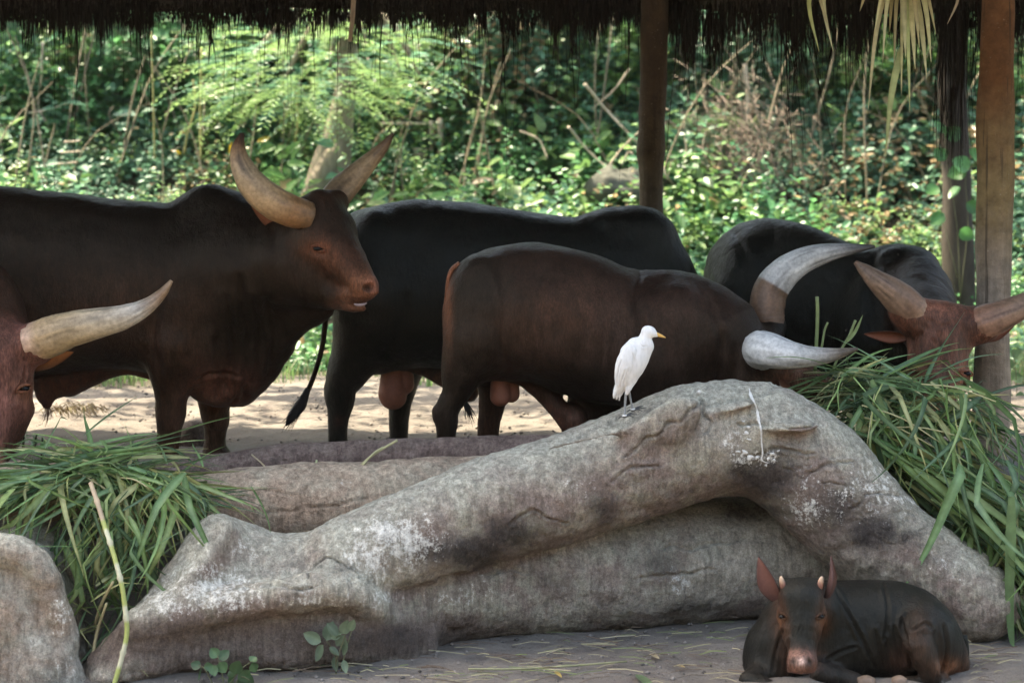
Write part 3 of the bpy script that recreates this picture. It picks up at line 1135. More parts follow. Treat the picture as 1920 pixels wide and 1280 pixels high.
# ---- left bull, standing, head raised
def bull_left():
    D = 11.2
    T = thing('bull', 'dark brown long-horned bull standing at left with raised head and two upswept horns', 'bull', P(200, 870, D) * [1, 1, 0], 'long-horned cattle under the shelter')
    S = Solid(D, 0.0125, DARK, 0.07)
    S.loft([(-330, 450, 600, .14, 0), (-300, 385, 680, .28, 0), (-220, 352, 715, .36, 0), (-110, 345, 722, .39, 0), (0, 349, 715, .40, 0), (100, 357, 702, .40, 0),
            (200, 371, 690, .385, 0), (280, 378, 694, .36, 0), (350, 380, 708, .34, 0), (410, 384, 730, .31, 0), (455, 396, 738, .26, -.02), (500, 412, 712, .22, -.05),
            (535, 425, 668, .19, -.10), (570, 430, 628, .17, -.16), (605, 440, 606, .14, -.22), (625, 470, 590, .1, -.25)], k=0.05, col=DARK)
    S.ell((393, 402, 0), (66, 56, 0.17), 6, k=0.09, col=BLACK)
    S.ell((440, 440, -.02), (70, 60, 0.17), 20, k=0.1, col=BLACK)
    # shoulder and brisket
    S.ell((370, 580, -.2), (74, 150, 0.17), 8, k=0.1, col=DARK)
    S.ell((370, 580, .2), (74, 150, 0.17), 8, k=0.1, col=DARK)
    S.ell((440, 690, -.03), (62, 62, 0.15), -30, k=0.08, col=DARK)
    S.ell((408, 722, -.05), (60, 38, 0.16), 6, k=0.06, col=(0.15, 0.066, 0.043))
    S.tube([(455, 735, -.04, 14), (500, 700, -.06, 14), (530, 655, -.1, 14)], k=0.08, col=BROWN)
    # front legs
    S.tube([(330, 650, -.22, 58), (322, 700, -.22, 40), (320, 745, -.22, 30), (319, 775, -.22, 29), (317, 800, -.22, 24), (314, 850, -.22, 22), (314, 872, -.22, 27), (316, 884, -.22, 30)], k=0.05, col=BROWN, n=22)
    S.tube([(392, 660, .2, 54), (402, 730, .2, 34), (404, 765, .2, 28), (405, 785, .2, 27), (404, 805, .2, 22), (402, 838, .2, 23), (404, 852, .2, 27), (408, 860, .2, 28)], k=0.05, col=BROWN, n=22)
    # hind legs out of frame at left
    for dd in (-.2, .22):
        S.tube([(-240, 600, dd, 80), (-225, 690, dd, 48), (-262, 770, dd, 27), (-255, 870, dd, 22)], k=0.07, col=DARK)
    # sheath
    S.tube([(205, 688, 0, 22), (150, 700, 0, 34), (128, 712, 0, 32), (110, 722, 0, 24), (88, 738, 0, 16)], k=0.06, col=(0.11, 0.042, 0.027))
    S.tube([(80, 700, 0, 26), (86, 740, 0, 15), (88, 758, 0, 9)], k=0.05, col=(0.09, 0.036, 0.024))
    S.tube([(210, 684, 0, 14), (300, 700, 0, 12)], k=0.05, col=SKIN)
    # head
    hd = -.34
    S.ell((604, 432, hd), (58, 60, .15), 20, k=0.06, col=DARK)
    S.ell((640, 432, hd + .02), (30, 44, .12), -16, k=0.05, col=DARK)
    S.tube([(602, 438, hd, 57), (640, 482, hd - .08, 46), (668, 516, hd - .16, 34), (682, 536, hd - .2, 28)], k=0.04, col=(0.045, 0.024, 0.017), n=8)
    S.ell((688, 540, hd - .2), (22, 26, .075), 34, k=0.03, col=TAN)
    S.tube([(697, 528, hd - .24, 11), (704, 546, hd - .24, 9)], k=0.02, col=PINK)
    S.ell((660, 554, hd - .17), (26, 17, .075), 8, k=0.025, col=TAN)
    S.tube([(560, 505, hd + .02, 52), (610, 545, hd - .06, 34), (650, 566, hd - .14, 14)], k=0.04, col=DARK, n=6)
    S.tube([(640, 566, hd - .12, 12), (662, 577, hd - .17, 10), (680, 578, hd - .19, 8)], k=0.02, col=(0.2, 0.09, 0.06))
    S.tube([(470, 500, -.1, 120), (530, 490, -.2, 92), (580, 475, hd + .06, 62)], k=0.14, col=DARK)
    S.ell((596, 452, hd - .14), (26, 9, .035), 22, k=0.02, col=BROWN)
    S.tube([(622, 478, hd - .15, 9), (650, 520, hd - .22, 7)], k=0.03, col=BROWN)
    S.ell((598, 479, hd - .13), (20, 7, .018), 24, k=0.02, col=BROWN)
    S.tube([(636, 558, hd - .22, 3), (660, 566, hd - .25, 6), (690, 567, hd - .28, 6)], k=0.008, sub=True)
    S.ell((592, 470, hd - .2), (17, 9, .03), 14, k=0.02, sub=True)
    S.ell((692, 540, hd - .275), (10, 6, .025), -32, k=0.010, sub=True)
    S.tube([(560, 402, hd, 30), (600, 392, hd, 40), (632, 380, hd + .12, 26)], k=0.04, col=BROWN)
    # colouring and wrinkles
    S.paint(610, 466, 40, (0.19, 0.066, 0.034), 0.9, 24)
    S.paint(597, 467, 15, (0.30, 0.11, 0.06), 0.8, 10)
    S.paint(630, 490, 34, (0.15, 0.058, 0.034), 0.85, 24)
    S.paint(658, 506, 28, (0.13, 0.056, 0.036), 0.75, 30)
    S.paint(640, 440, 24, (0.02, 0.012, 0.009), 0.8, 34)
    S.paint(575, 520, 50, (0.016, 0.010, 0.008), 0.7, 40)
    S.paint(680, 540, 34, TAN, 0.85, 34)
    S.paint(700, 540, 13, PINK, 0.9, 15)
    S.paint(691, 540, 9, (0.02, 0.010, 0.008), 1.0, 6)
    S.paint(668, 562, 24, (0.05, 0.022, 0.017), 0.8, 3.5)
    S.paint(597, 466, 9, (0.02, 0.012, 0.01), 0.9, 4.5)
    S.paint(655, 572, 26, (0.22, 0.11, 0.075), 0.85, 9)
    S.paint(150, 590, 220, (0.042, 0.022, 0.0145), 0.9, 90)
    S.paint(330, 640, 60, (0.036, 0.018, 0.012), 0.6, 60)
    S.paint(250, 440, 300, BLACK, 0.8, 70)
    S.paint(410, 736, 58, (0.17, 0.075, 0.05), 0.9, 28)
    S.crease([(372, 712), (400, 700), (450, 704)], 0.014, 0.012, 0.004)
    S.crease([(440, 712), (446, 735), (436, 756)], 0.008, 0.01, 0.004)
    S.paint(320, 790, 24, (0.07, 0.034, 0.024), 0.6, 14)
    S.paint(430, 715, 60, (0.12, 0.046, 0.03), 0.7, 40)
    S.paint(405, 785, 22, (0.06, 0.032, 0.024), 0.6, 14)
    S.paint(455, 600, 66, BLACK, 0.8, 90)
    for i, (x0, y0, y1) in enumerate(((432, 560, 730), (456, 520, 742), (480, 560, 716), (505, 560, 690), (412, 640, 740))):
        S.crease([(x0 - 8, y0), (x0 + 6, (y0 + y1) / 2), (x0 - 6 + 8 * (i % 2), y1)], 0.012, 0.024, 0.008)
    S.crease([(512, 430), (515, 520), (492, 610)], 0.008, 0.03, 0.004)
    S.crease([(300, 560), (285, 640), (300, 700)], 0.012, 0.028, 0.004)
    S.crease([(612, 470), (622, 482), (636, 486)], 0.006, 0.005, 0.002)
    S.crease([(650, 548), (672, 552), (696, 556)], 0.004, 0.004, 0.0)
    S.build(2, noise=[(0.016, 2.6, 31), (0.006, 7, 3), (0.002, 22, 5)])
    S.object('body', M_COAT, T)
    horn(T, [(578, 405, D + hd - .1, 27), (545, 395, D + hd - .16, 31), (510, 378, D + hd - .22, 31), (475, 348, D + hd - .25, 28), (453, 310, D + hd - .24, 21), (447, 280, D + hd - .22, 14), (454, 250, D + hd - .2, 4)],
         [(0, (0.2, 0.12, 0.07)), (0.06, (0.26, 0.15, 0.08)), (0.2, (0.36, 0.2, 0.1)), (0.36, (0.46, 0.32, 0.19)), (0.6, (0.48, 0.37, 0.25)), (0.8, (0.34, 0.22, 0.13)), (0.9, (0.14, 0.07, 0.04)), (1, (0.04, 0.022, 0.015))], 0.010, 3)
    horn(T, [(612, 400, D + hd + .12, 27), (632, 366, D + hd + .2, 28), (660, 336, D + hd + .27, 24), (692, 304, D + hd + .3, 17), (720, 274, D + hd + .3, 10), (737, 250, D + hd + .28, 3)],
         [(0, (0.17, 0.11, 0.07)), (0.3, (0.32, 0.23, 0.15)), (0.6, (0.42, 0.32, 0.21)), (0.8, (0.22, 0.15, 0.1)), (1, (0.07, 0.045, 0.03))], 0.008, 9)
    ear(T, (528, 430), (468, 380), 15, D + hd + .03, D + hd - .12, (0.3, 0.12, 0.07), (0.22, 0.1, 0.06), (-.3, -1, -.2))
    eye(S, T, 597, 466, 7.5, (0.15, 0.055, 0.032), 12)
    # lower gum showing in the open mouth
    y = front_at(S, 678, 566, 8)
    V, f, t = tube_mesh([P(664, 570, y + .014), P(672, 572, y + .006), P(681, 571, y + .007), P(688, 568, y + .016)], [.004, .0085, .008, .004], 10, 12, 0.002)
    g = obj('lower_lip', V, f, M_TOOTH, T)
    hair_tuft('sheath_hair', T, [(88, 750, D), (90, 775, D), (84, 800, D)], 26, 0.0015, 0.012, M_STICK if False else mat_plain('sheath_hair', (0.16, 0.08, 0.05), .7, .2, .2, 20, 0))
    return S


S1 = bull_left()


# ---- black bull behind, seen from the side, head hidden behind the next bull
def bull_back():
    D = 11.8
    T = thing('bull', 'black bull at the back with a high hump, its head hidden behind the smaller bull', 'bull', P(950, 862, D) * [1, 1, 0], 'long-horned cattle under the shelter')
    S = Solid(D, 0.0135, BLACK, 0.07)
    S.loft([(628, 480, 560, .12, 0), (636, 428, 640, .22, 0), (662, 398, 690, .30, 0), (710, 382, 700, .35, 0), (765, 374, 690, .37, 0), (850, 377, 690, .385, 0), (950, 389, 710, .40, 0),
            (1040, 402, 725, .39, 0), (1090, 406, 735, .36, 0), (1150, 404, 740, .34, 0), (1200, 406, 735, .32, 0), (1240, 430, 720, .28, 0), (1268, 470, 705, .25, .0), (1295, 512, 690, .22, 0), (1325, 570, 690, .18, 0), (1355, 630, 700, .12, 0)], k=0.05, egg=0.2)
    S.ell((1170, 428, 0), (82, 38, 0.16), 4, k=0.07)
    S.ell((1218, 450, 0), (60, 48, 0.16), 48, k=0.09)
    S.ell((1258, 510, 0), (60, 42, 0.16), 58, k=0.09)
    S.ell((700, 520, -.18), (66, 120, 0.2), 6, k=0.1)
    S.ell((700, 520, .2), (66, 120, 0.2), 6, k=0.1)
    # near hind leg
    S.tube([(690, 560, -.2, 72), (672, 640, -.2, 50), (655, 690, -.2, 40), (640, 725, -.2, 27), (640, 750, -.2, 26), (634, 790, -.2, 19), (634, 830, -.2, 19), (640, 848, -.2, 23), (646, 856, -.2, 25)], k=0.06, col=(.014, .0105, .009), n=24)
    S.tube([(617, 728, -.2, 6), (626, 745, -.2, 14)], k=0.04)
    S.tube([(745, 590, .2, 66), (765, 670, .2, 38), (758, 730, .2, 24), (748, 770, .2, 21), (747, 830, .2, 19), (748, 850, .2, 23)], k=0.06, col=(.017, .012, .01), n=20)
    # sheath fold along the belly
    S.tube([(755, 676, 0, 18), (800, 690, 0, 17), (840, 712, 0, 18), (880, 735, 0, 18)], k=0.05, col=(0.10, 0.045, 0.032))
    for dd in (-.2, .2):
        S.tube([(1170, 640, dd, 70), (1172, 720, dd, 36), (1170, 770, dd, 26), (1170, 850, dd, 20)], k=0.06)
    S.tube([(1330, 620, 0, 40), (1352, 690, 0, 34), (1362, 740, 0, 22)], k=0.05)
    S.paint(636, 790, 14, (0.06, 0.03, 0.022), 0.6, 10)
    S.crease([(760, 560), (752, 620), (725, 660)], 0.012, 0.035, 0.004)
    S.crease([(1130, 430), (1120, 520), (1130, 620)], 0.01, 0.03, 0.004)
    S.build(2, noise=[(0.014, 2.6, 33), (0.006, 7, 5), (0.002, 22, 5)])
    S.object('body', M_COATB, T)
    scrotum(T, D, [[(738, 670, 0, 14), (736, 700, -.02, 22), (736, 738, -.03, 27), (737, 742, -.03, 26)], [(756, 668, 0, 12), (758, 690, .0, 17), (757, 720, .0, 20)]])
    V, f, t = tube_mesh([P(650, 430, D - .25), P(630, 480, D - .33), P(614, 560, D - .33), P(606, 640, D - .33), P(590, 700, D - .33), P(574, 740, D - .33)], [.03, .026, .02, .016, .015, .016], 8, 22)
    tl = obj('tail', V, f, M_COAT, T, np.tile(DARK, (len(V), 1)))
    V, f, t = tube_mesh([P(578, 728, D - .33), P(564, 758, D - .33), P(546, 782, D - .33), P(536, 798, D - .33)], [.018, .032, .026, .006], 8, 14, 0.006)
    tu = obj('tail_switch', V, f, M_HAIR, tl)
    hair_tuft('switch_hair', tu, [(574, 735, D - .34), (556, 770, D - .34), (533, 806, D - .34)], 220, 0.002, 0.014, M_HAIR, 5)
    return S


S2 = bull_back()


# ---- smaller dark brown bull feeding in front of it
def bull_mid():
    D = 10.85
    T = thing('bull', 'smaller dark brown bull feeding behind the arch, with long grey horns', 'bull', P(1050, 893, D) * [1, 1, 0], 'long-horned cattle under the shelter')
    B3 = (0.024, 0.0140, 0.0110)
    S = Solid(D, 0.0125, B3, 0.07)
    S.loft([(834, 560, 620, .08, 0), (840, 515, 690, .18, 0), (868, 489, 720, .27, 0), (915, 467, 716, .32, 0), (980, 456, 712, .345, 0), (1050, 461, 735, .36, 0), (1120, 478, 752, .365, 0),
            (1185, 503, 760, .35, 0), (1240, 518, 775, .33, 0), (1300, 535, 790, .29, 0), (1345, 560, 790, .24, -.01), (1372, 600, 780, .21, -.03), (1400, 650, 770, .17, -.05), (1435, 700, 765, .13, -.06)], k=0.05, egg=0.14, col=B3)
    S.ell((1270, 552, 0), (84, 46, 0.17), 10, k=0.07, col=B3)
    S.ell((1330, 588, -.02), (46, 54, 0.16), 30, k=0.08, col=B3)
    S.ell((890, 590, -.16), (54, 110, 0.17), 4, k=0.1, col=(.014, .0105, .0085))
    S.ell((890, 590, .18), (54, 110, 0.17), 4, k=0.1)
    S.ell((1260, 650, -.19), (70, 110, 0.15), 8, k=0.1, col=B3)
    S.tube([(885, 640, -.19, 56), (868, 690, -.19, 42), (858, 730, -.19, 30), (838, 768, -.19, 24), (838, 790, -.19, 22), (836, 820, -.19, 19), (834, 870, -.19, 19), (838, 895, -.19, 24)], k=0.06, col=(.014, .0105, .0085), n=24)
    S.tube([(815, 768, -.19, 6), (822, 782, -.19, 12)], k=0.03, col=(.03, .018, .014))
    S.tube([(920, 650, .18, 52), (928, 710, .18, 36), (922, 765, .18, 26), (916, 800, .18, 22), (914, 870, .18, 19)], k=0.06, col=(0.055, 0.026, 0.018), n=20)
    # flank fold and sheath
    S.tube([(945, 690, -.02, 16), (985, 712, 0, 16), (1030, 748, 0, 18), (1055, 775, 0, 20), (1066, 800, 0, 15)], k=0.05, col=(0.12, 0.055, 0.04))
    S.ell((1078, 785, -.03), (18, 24, .06), 0, k=0.03, col=(0.10, 0.05, 0.038))
    for dd in (-.19, .2):
        S.tube([(1215, 690, dd, 60), (1210, 760, dd, 40), (1205, 800, dd, 27), (1205, 890, dd, 20)], k=0.06, col=DARK)
    S.ell((1120, 772, .12), (60, 60, .1), 0, k=0.08, col=BLACK)
    # neck down to the head
    S.tube([(1350, 640, -.05, 90), (1400, 690, -.12, 62), (1430, 690, -.18, 50)], k=0.08, col=(.022, .015, .013))
    # head, poll up, muzzle hidden in the grass
    S.ell((1452, 690, -.2), (46, 52, .13), 30, k=0.05, col=DARK)
    S.tube([(1450, 682, -.2, 48), (1505, 716, -.24, 37), (1562, 742, -.26, 27)], k=0.05, col=(0.12, 0.062, 0.044), n=6)
    S.tube([(1425, 668, -.28, 34), (1440, 640, .0, 30), (1448, 612, .12, 26)], k=0.04, col=BLACK)
    S.paint(1530, 705, 54, (0.17, 0.095, 0.07), 0.8, 30)
    S.paint(1472, 712, 12, (0.2, 0.08, 0.045), 0.8, 16)
    # colours
    S.paint(1080, 590, 150, (0.058, 0.027, 0.018), 0.8, 46)
    S.paint(1270, 560, 80, (0.05, 0.029, 0.025), 0.6, 40)
    S.paint(1000, 470, 200, (0.042, 0.026, 0.02), 0.6, 18)
    S.paint(1100, 720, 140, (0.0085, 0.0072, 0.006), 0.8, 40)
    S.paint(900, 560, 60, (0.0105, 0.0095, 0.008), 0.7, 70)
    S.paint(1170, 640, 60, (0.028, 0.018, 0.016), 0.6, 120)
    S.paint(837, 560, 9, (0.2, 0.085, 0.05), 0.9, 80)
    S.crease([(1200, 512), (1192, 560), (1205, 620), (1196, 700)], 0.014, 0.022, 0.005)
    S.crease([(935, 500), (948, 560), (940, 640), (955, 690)], 0.012, 0.025, 0.004)
    
    S.crease([(1330, 560), (1352, 640), (1345, 720)], 0.01, 0.02, 0.004)
    for k in range(5):
        x = 1010 + k * 38
        S.crease([(x, 560 + k * 4), (x + 8, 620), (x + 4, 690)], 0.0035, 0.018, 0.002)
    S.build(2, noise=[(0.016, 2.6, 35), (0.006, 7, 7), (0.002, 22, 5)])
    S.object('body', M_COAT, T)
    scrotum(T, D, [[(940, 690, -.02, 13), (937, 715, -.03, 17), (938, 742, -.03, 20)], [(956, 690, .02, 12), (959, 715, .02, 14), (958, 738, .02, 17)]])
    V, f, t = tube_mesh([P(862, 494, D - .12), P(846, 508, D - .13), P(838, 540, D - .14), P(835, 600, D - .14), P(834, 660, D - .13), P(838, 710, D - .04), P(862, 745, D + .02)], [.016, .013, .010, .008, .007, .007, .008], 8, 26)
    tl = obj('tail', V, f, M_COAT, T, np.tile((0.2, 0.085, 0.05), (len(V), 1)))
    hair_tuft('tail_switch', tl, [(862, 735, D + .02), (876, 762, D + .02), (886, 790, D + .02)], 90, 0.002, 0.012, M_HAIR, 6)
    far = [(0, (0.16, 0.085, 0.05)), (0.2, (0.27, 0.15, 0.09)), (0.34, (0.2, 0.115, 0.07)), (0.36, (0.58, 0.56, 0.53)), (0.55, (0.74, 0.73, 0.70)), (0.78, (0.56, 0.55, 0.53)), (0.92, (0.18, 0.17, 0.16)), (1, (0.06, 0.055, 0.05))]
    horn(T, [(1440, 622, D + .1, 31), (1438, 585, D + .12, 33), (1443, 550, D + .14, 33), (1462, 520, D + .15, 31), (1495, 494, D + .16, 26), (1535, 478, D + .17, 20), (1580, 469, D + .17, 13), (1640, 462, D + .17, 3)], far, 0.012, 13, tint=False)
    nearr = [(0, (0.62, 0.60, 0.57)), (0.15, (0.84, 0.82, 0.79)), (0.5, (0.78, 0.76, 0.73)), (0.7, (0.56, 0.53, 0.49)), (0.88, (0.22, 0.17, 0.13)), (1, (0.1, 0.07, 0.05))]
    horn(T, [(1432, 672, D - .28, 30), (1424, 654, D - .38, 33), (1440, 656, D - .5, 34), (1475, 664, D - .58, 28), (1515, 668, D - .6, 20), (1560, 665, D - .6, 13), (1608, 654, D - .58, 3)], nearr, 0.008, 23, streak=0.3, tint=False)
    ear(T, (1462, 712), (1482, 752), 13, D - .36, D - .34, (0.25, 0.1, 0.055), (0.12, 0.05, 0.03), (.6, -1, 0))
    return S


S3 = bull_mid()


# ---- right bull: black body, red-brown face turned to the viewer
def bull_right():
    D = 11.9
    T = thing('bull', 'black humped bull with a red-brown face feeding beside the thick post', 'bull', P(1560, 850, D) * [1, 1, 0], 'long-horned cattle under the shelter')
    S = Solid(D, 0.0125, BLACK, 0.07)
    S.loft([(1322, 500, 570, .12, .35), (1332, 468, 640, .22, .34), (1362, 434, 690, .3, .32), (1405, 414, 720, .35, .28), (1445, 409, 720, .37, .22), (1500, 419, 715, .38, .12), (1560, 441, 720, .38, 0),
            (1610, 464, 730, .36, -.1), (1660, 480, 735, .33, -.2), (1710, 492, 730, .29, -.3), (1745, 520, 710, .22, -.4), (1768, 560, 690, .16, -.5), (1782, 600, 670, .1, -.55)], k=0.05, egg=0.2)
    S.ell((1695, 492, -.2), (66, 36, 0.17), 6, k=0.06)
    S.ell((1735, 530, -.32), (34, 56, 0.16), -16, k=0.08)
    S.ell((1390, 560, .12), (60, 120, 0.2), 8, k=0.1)
    S.ell((1640, 620, -.4), (70, 110, 0.16), 8, k=0.1)
    for x, dd in ((1400, .1), (1440, .5), (1640, -.4), (1690, -.02)):
        S.tube([(x, 640, dd, 54), (x, 720, dd, 36), (x - 6, 780, dd, 24), (x - 4, 860, dd, 19)], k=0.06)
    # neck to head
    S.tube([(1720, 560, -.42, 70), (1740, 600, -.75, 60), (1752, 630, -1.0, 52)], k=0.07, col=(0.03, 0.016, 0.012))
    H = -1.12
    S.tube([(1712, 588, H, 33), (1768, 600, H, 38), (1826, 610, H + .02, 34)], k=0.05, col=FACE)
    S.ell((1763, 640, H), (58, 56, .12), 0, k=0.05, col=FACE)
    S.tube([(1762, 640, H, 56), (1758, 690, H - .04, 53), (1752, 740, H - .1, 42), (1742, 785, H - .14, 34)], k=0.04, col=FACE, n=10, fy=0.8)
    S.ell((1738, 785, H - .18), (36, 24, .07), 0, k=0.03, col=PINK)
    S.ell((1716, 690, H - .0), (14, 26, .04), 12, k=0.03, col=(0.17, 0.065, 0.04))
    S.ell((1806, 700, H - .0), (13, 26, .04), -10, k=0.03, col=(0.2, 0.08, 0.045))
    S.tube([(1712, 600, H - .02, 32), (1699, 582, H - .02, 35)], k=0.035, col=RED)
    S.tube([(1822, 612, H + .0, 32), (1842, 606, H + .0, 35)], k=0.035, col=RED)
    S.tube([(1742, 640, H - .1, 10), (1738, 700, H - .13, 10)], k=0.04, col=FACE)
    S.tube([(1786, 640, H - .1, 10), (1786, 700, H - .13, 10)], k=0.04, col=FACE)
    S.paint(1770, 700, 36, (0.085, 0.036, 0.03), 0.6, 70)
    S.paint(1766, 606, 60, (0.075, 0.03, 0.022), 0.6, 16)
    S.paint(1812, 640, 24, (0.085, 0.036, 0.028), 0.6, 40)
    S.paint(1720, 700, 12, (0.22, 0.085, 0.045), 0.8, 24)
    S.paint(1806, 706, 12, (0.24, 0.095, 0.05), 0.8, 22)
    S.paint(1710, 592, 30, (0.15, 0.058, 0.036), 0.6, 20)
    S.paint(1738, 800, 40, PINK, 0.8, 16)
    for k in range(8):
        x = 1708 + k * 5
        S.crease([(x + 14, 616 + k * 2), (x + 5, 645 + k * 3), (x, 680)], 0.009, 0.006, 0.006, n=8)
    S.crease([(1760, 630), (1763, 690)], 0.008, 0.02, 0.003)
    S.warp = 3
    S.crease([(1738, 616), (1750, 650), (1746, 700)], 0.006, 0.010, 0.003)
    S.crease([(1786, 620), (1782, 660), (1788, 705)], 0.006, 0.010, 0.003)
    S.crease([(1735, 600), (1765, 612), (1800, 604)], 0.006, 0.010, 0.003)
    S.ell((1724, 785, H - .25), (8, 5, .02), 20, k=0.012, sub=True)
    S.ell((1752, 785, H - .25), (8, 5, .02), -20, k=0.012, sub=True)
    S.crease([(1380, 440), (1410, 520), (1400, 600)], 0.012, 0.03, 0.004)
    S.crease([(1640, 480), (1630, 560), (1640, 640)], 0.012, 0.03, 0.004)
    S.build(2, noise=[(0.010, 2.6, 37), (0.005, 7, 9), (0.002, 22, 5)])
    S.object('body', M_COATB, T)
    br = [(0, (0.40, 0.25, 0.18)), (0.08, (0.42, 0.27, 0.19)), (0.16, (0.27, 0.16, 0.115)), (0.4, (0.3, 0.2, 0.15)), (0.7, (0.27, 0.19, 0.15)), (0.94, (0.2, 0.14, 0.11)), (1, (0.22, 0.11, 0.07))]
    horn(T, [(1718, 594, D + H - .02, 31), (1700, 572, D + H - .04, 33), (1672, 548, D + H - .06, 28), (1645, 527, D + H - .07, 21), (1622, 507, D + H - .06, 13), (1603, 491, D + H - .05, 4)], br, 0.01, 33)
    br2 = [(0, (0.40, 0.2, 0.14)), (0.1, (0.36, 0.19, 0.13)), (0.3, (0.32, 0.19, 0.14)), (0.6, (0.36, 0.26, 0.2)), (1, (0.2, 0.13, 0.1))]
    horn(T, [(1822, 612, D + H + .0, 30), (1848, 603, D + H - .02, 33), (1890, 586, D + H - .03, 27), (1930, 566, D + H - .02, 21), (1965, 540, D + H, 13), (1985, 512, D + H, 4)], br2, 0.01, 43)
    ear(T, (1702, 630), (1620, 626), 16, D + H + .03, D + H + .08, (0.3, 0.1, 0.055), (0.1, 0.04, 0.028), (0, -1, -.5))
    ear(T, (1836, 628), (1908, 604), 22, D + H + .04, D + H + .12, (0.28, 0.1, 0.055), (0.2, 0.075, 0.045), (0, -1, -.5))
    eye(S, T, 1711, 690, 7)
    eye(S, T, 1812, 700, 7)
    return S


S4 = bull_right()


# ---- bull at the left edge, only head and one horn in the picture
def bull_edge():
    D = 10.25
    T = thing('bull', 'reddish bull at the left edge, its head down in the grass, one pale horn', 'bull', P(-250, 890, D) * [1, 1, 0], 'long-horned cattle under the shelter')
    S = Solid(D, 0.0125, BROWN, 0.07)
    S.loft([(-900, 560, 700, .2, .25), (-860, 470, 780, .32, .25), (-760, 430, 790, .36, .25), (-600, 430, 790, .38, .25), (-420, 445, 790, .36, .25), (-250, 445, 790, .33, .25), (-150, 440, 780, .3, .22),
            (-70, 455, 760, .26, .2), (-10, 490, 740, .22, .15), (30, 545, 700, .16, .1), (50, 600, 680, .09, .06)], k=0.05, col=(0.035, 0.018, 0.013), egg=0.15)
    S.ell((-110, 470, .22), (86, 50, .16), 10, k=0.07, col=(0.035, 0.018, 0.013))
    S.tube([(-80, 600, .1, 110), (-30, 640, -.05, 74)], k=0.08, col=BROWN)
    for x, dd in ((-160, .05), (-190, .42), (-800, .05), (-770, .45)):
        S.tube([(x, 700, dd, 64), (x, 770, dd, 38), (x, 820, dd, 27), (x, 905, dd, 21)], k=0.06, col=(0.04, 0.02, 0.014))
    H = -.12
    FC = (0.20, 0.092, 0.08)
    S.tube([(-90, 630, H, 34), (-20, 640, H, 40), (40, 650, H, 40), (66, 644, H, 41)], k=0.05, col=FC)
    S.ell((-14, 690, H), (74, 70, .13), 0, k=0.05, col=FC)
    S.tube([(-12, 690, H, 70), (-16, 750, H - .03, 66), (-22, 800, H - .08, 50), (-30, 870, H - .14, 40)], k=0.04, col=FC, n=10, fy=0.8)
    S.ell((-32, 880, H - .18), (44, 28, .08), 0, k=0.03, col=PINK)
    S.ell((44, 732, H - .02), (17, 30, .045), 14, k=0.03, col=(0.17, 0.075, 0.05))
    S.tube([(40, 770, H, 24), (8, 830, H, 28), (-8, 860, H, 22)], k=0.05, col=(0.11, 0.045, 0.03))
    S.paint(45, 735, 22, (0.2, 0.085, 0.05), 0.7, 26)
    S.paint(20, 830, 22, (0.08, 0.034, 0.024), 0.7, 40)
    S.paint(60, 640, 34, (0.13, 0.052, 0.036), 0.7, 30)
    for k in range(4):
        S.crease([(16 + k * 7, 764 - k * 3), (30 + k * 4, 735 - k * 5), (48, 708 - k * 7)], 0.008, 0.006, 0.005, n=8)
    S.build(2, noise=[(0.010, 2.6, 37), (0.005, 7, 9), (0.002, 22, 5)])
    S.object('body', M_COAT, T)
    pale = [(0, (0.55, 0.37, 0.29)), (0.05, (0.6, 0.42, 0.32)), (0.12, (0.5, 0.36, 0.22)), (0.3, (0.52, 0.4, 0.26)), (0.5, (0.58, 0.5, 0.4)), (0.66, (0.62, 0.58, 0.54)), (0.74, (0.42, 0.34, 0.28)), (0.86, (0.3, 0.19, 0.12)), (1, (0.34, 0.24, 0.16))]
    horn(T, [(58, 644, D + H - .01, 37), (92, 632, D + H - .03, 38), (130, 618, D + H - .05, 34), (180, 606, D + H - .06, 29), (232, 594, D + H - .06, 23), (272, 576, D + H - .05, 16), (302, 552, D + H - .04, 10), (322, 526, D + H - .03, 3.5)], pale, 0.008, 53)
    horn(T, [(-92, 640, D + H, 36), (-140, 625, D + H, 36), (-230, 600, D + H, 26), (-300, 570, D + H, 15), (-345, 525, D + H, 4)], pale, 0.008, 63)
    ear(T, (62, 690), (138, 660), 21, D + H + .03, D + H + .06, (0.42, 0.17, 0.07), (0.12, 0.05, 0.03), (.1, -1, .5))
    ear(T, (-95, 690), (-175, 690), 20, D + H + .03, D + H + .06, (0.3, 0.12, 0.06), (0.12, 0.05, 0.03), (-.1, -1, .3))
    eye(S, T, 45, 728, 8, (0.22, 0.09, 0.055), -20)
    return S


S0 = bull_edge()


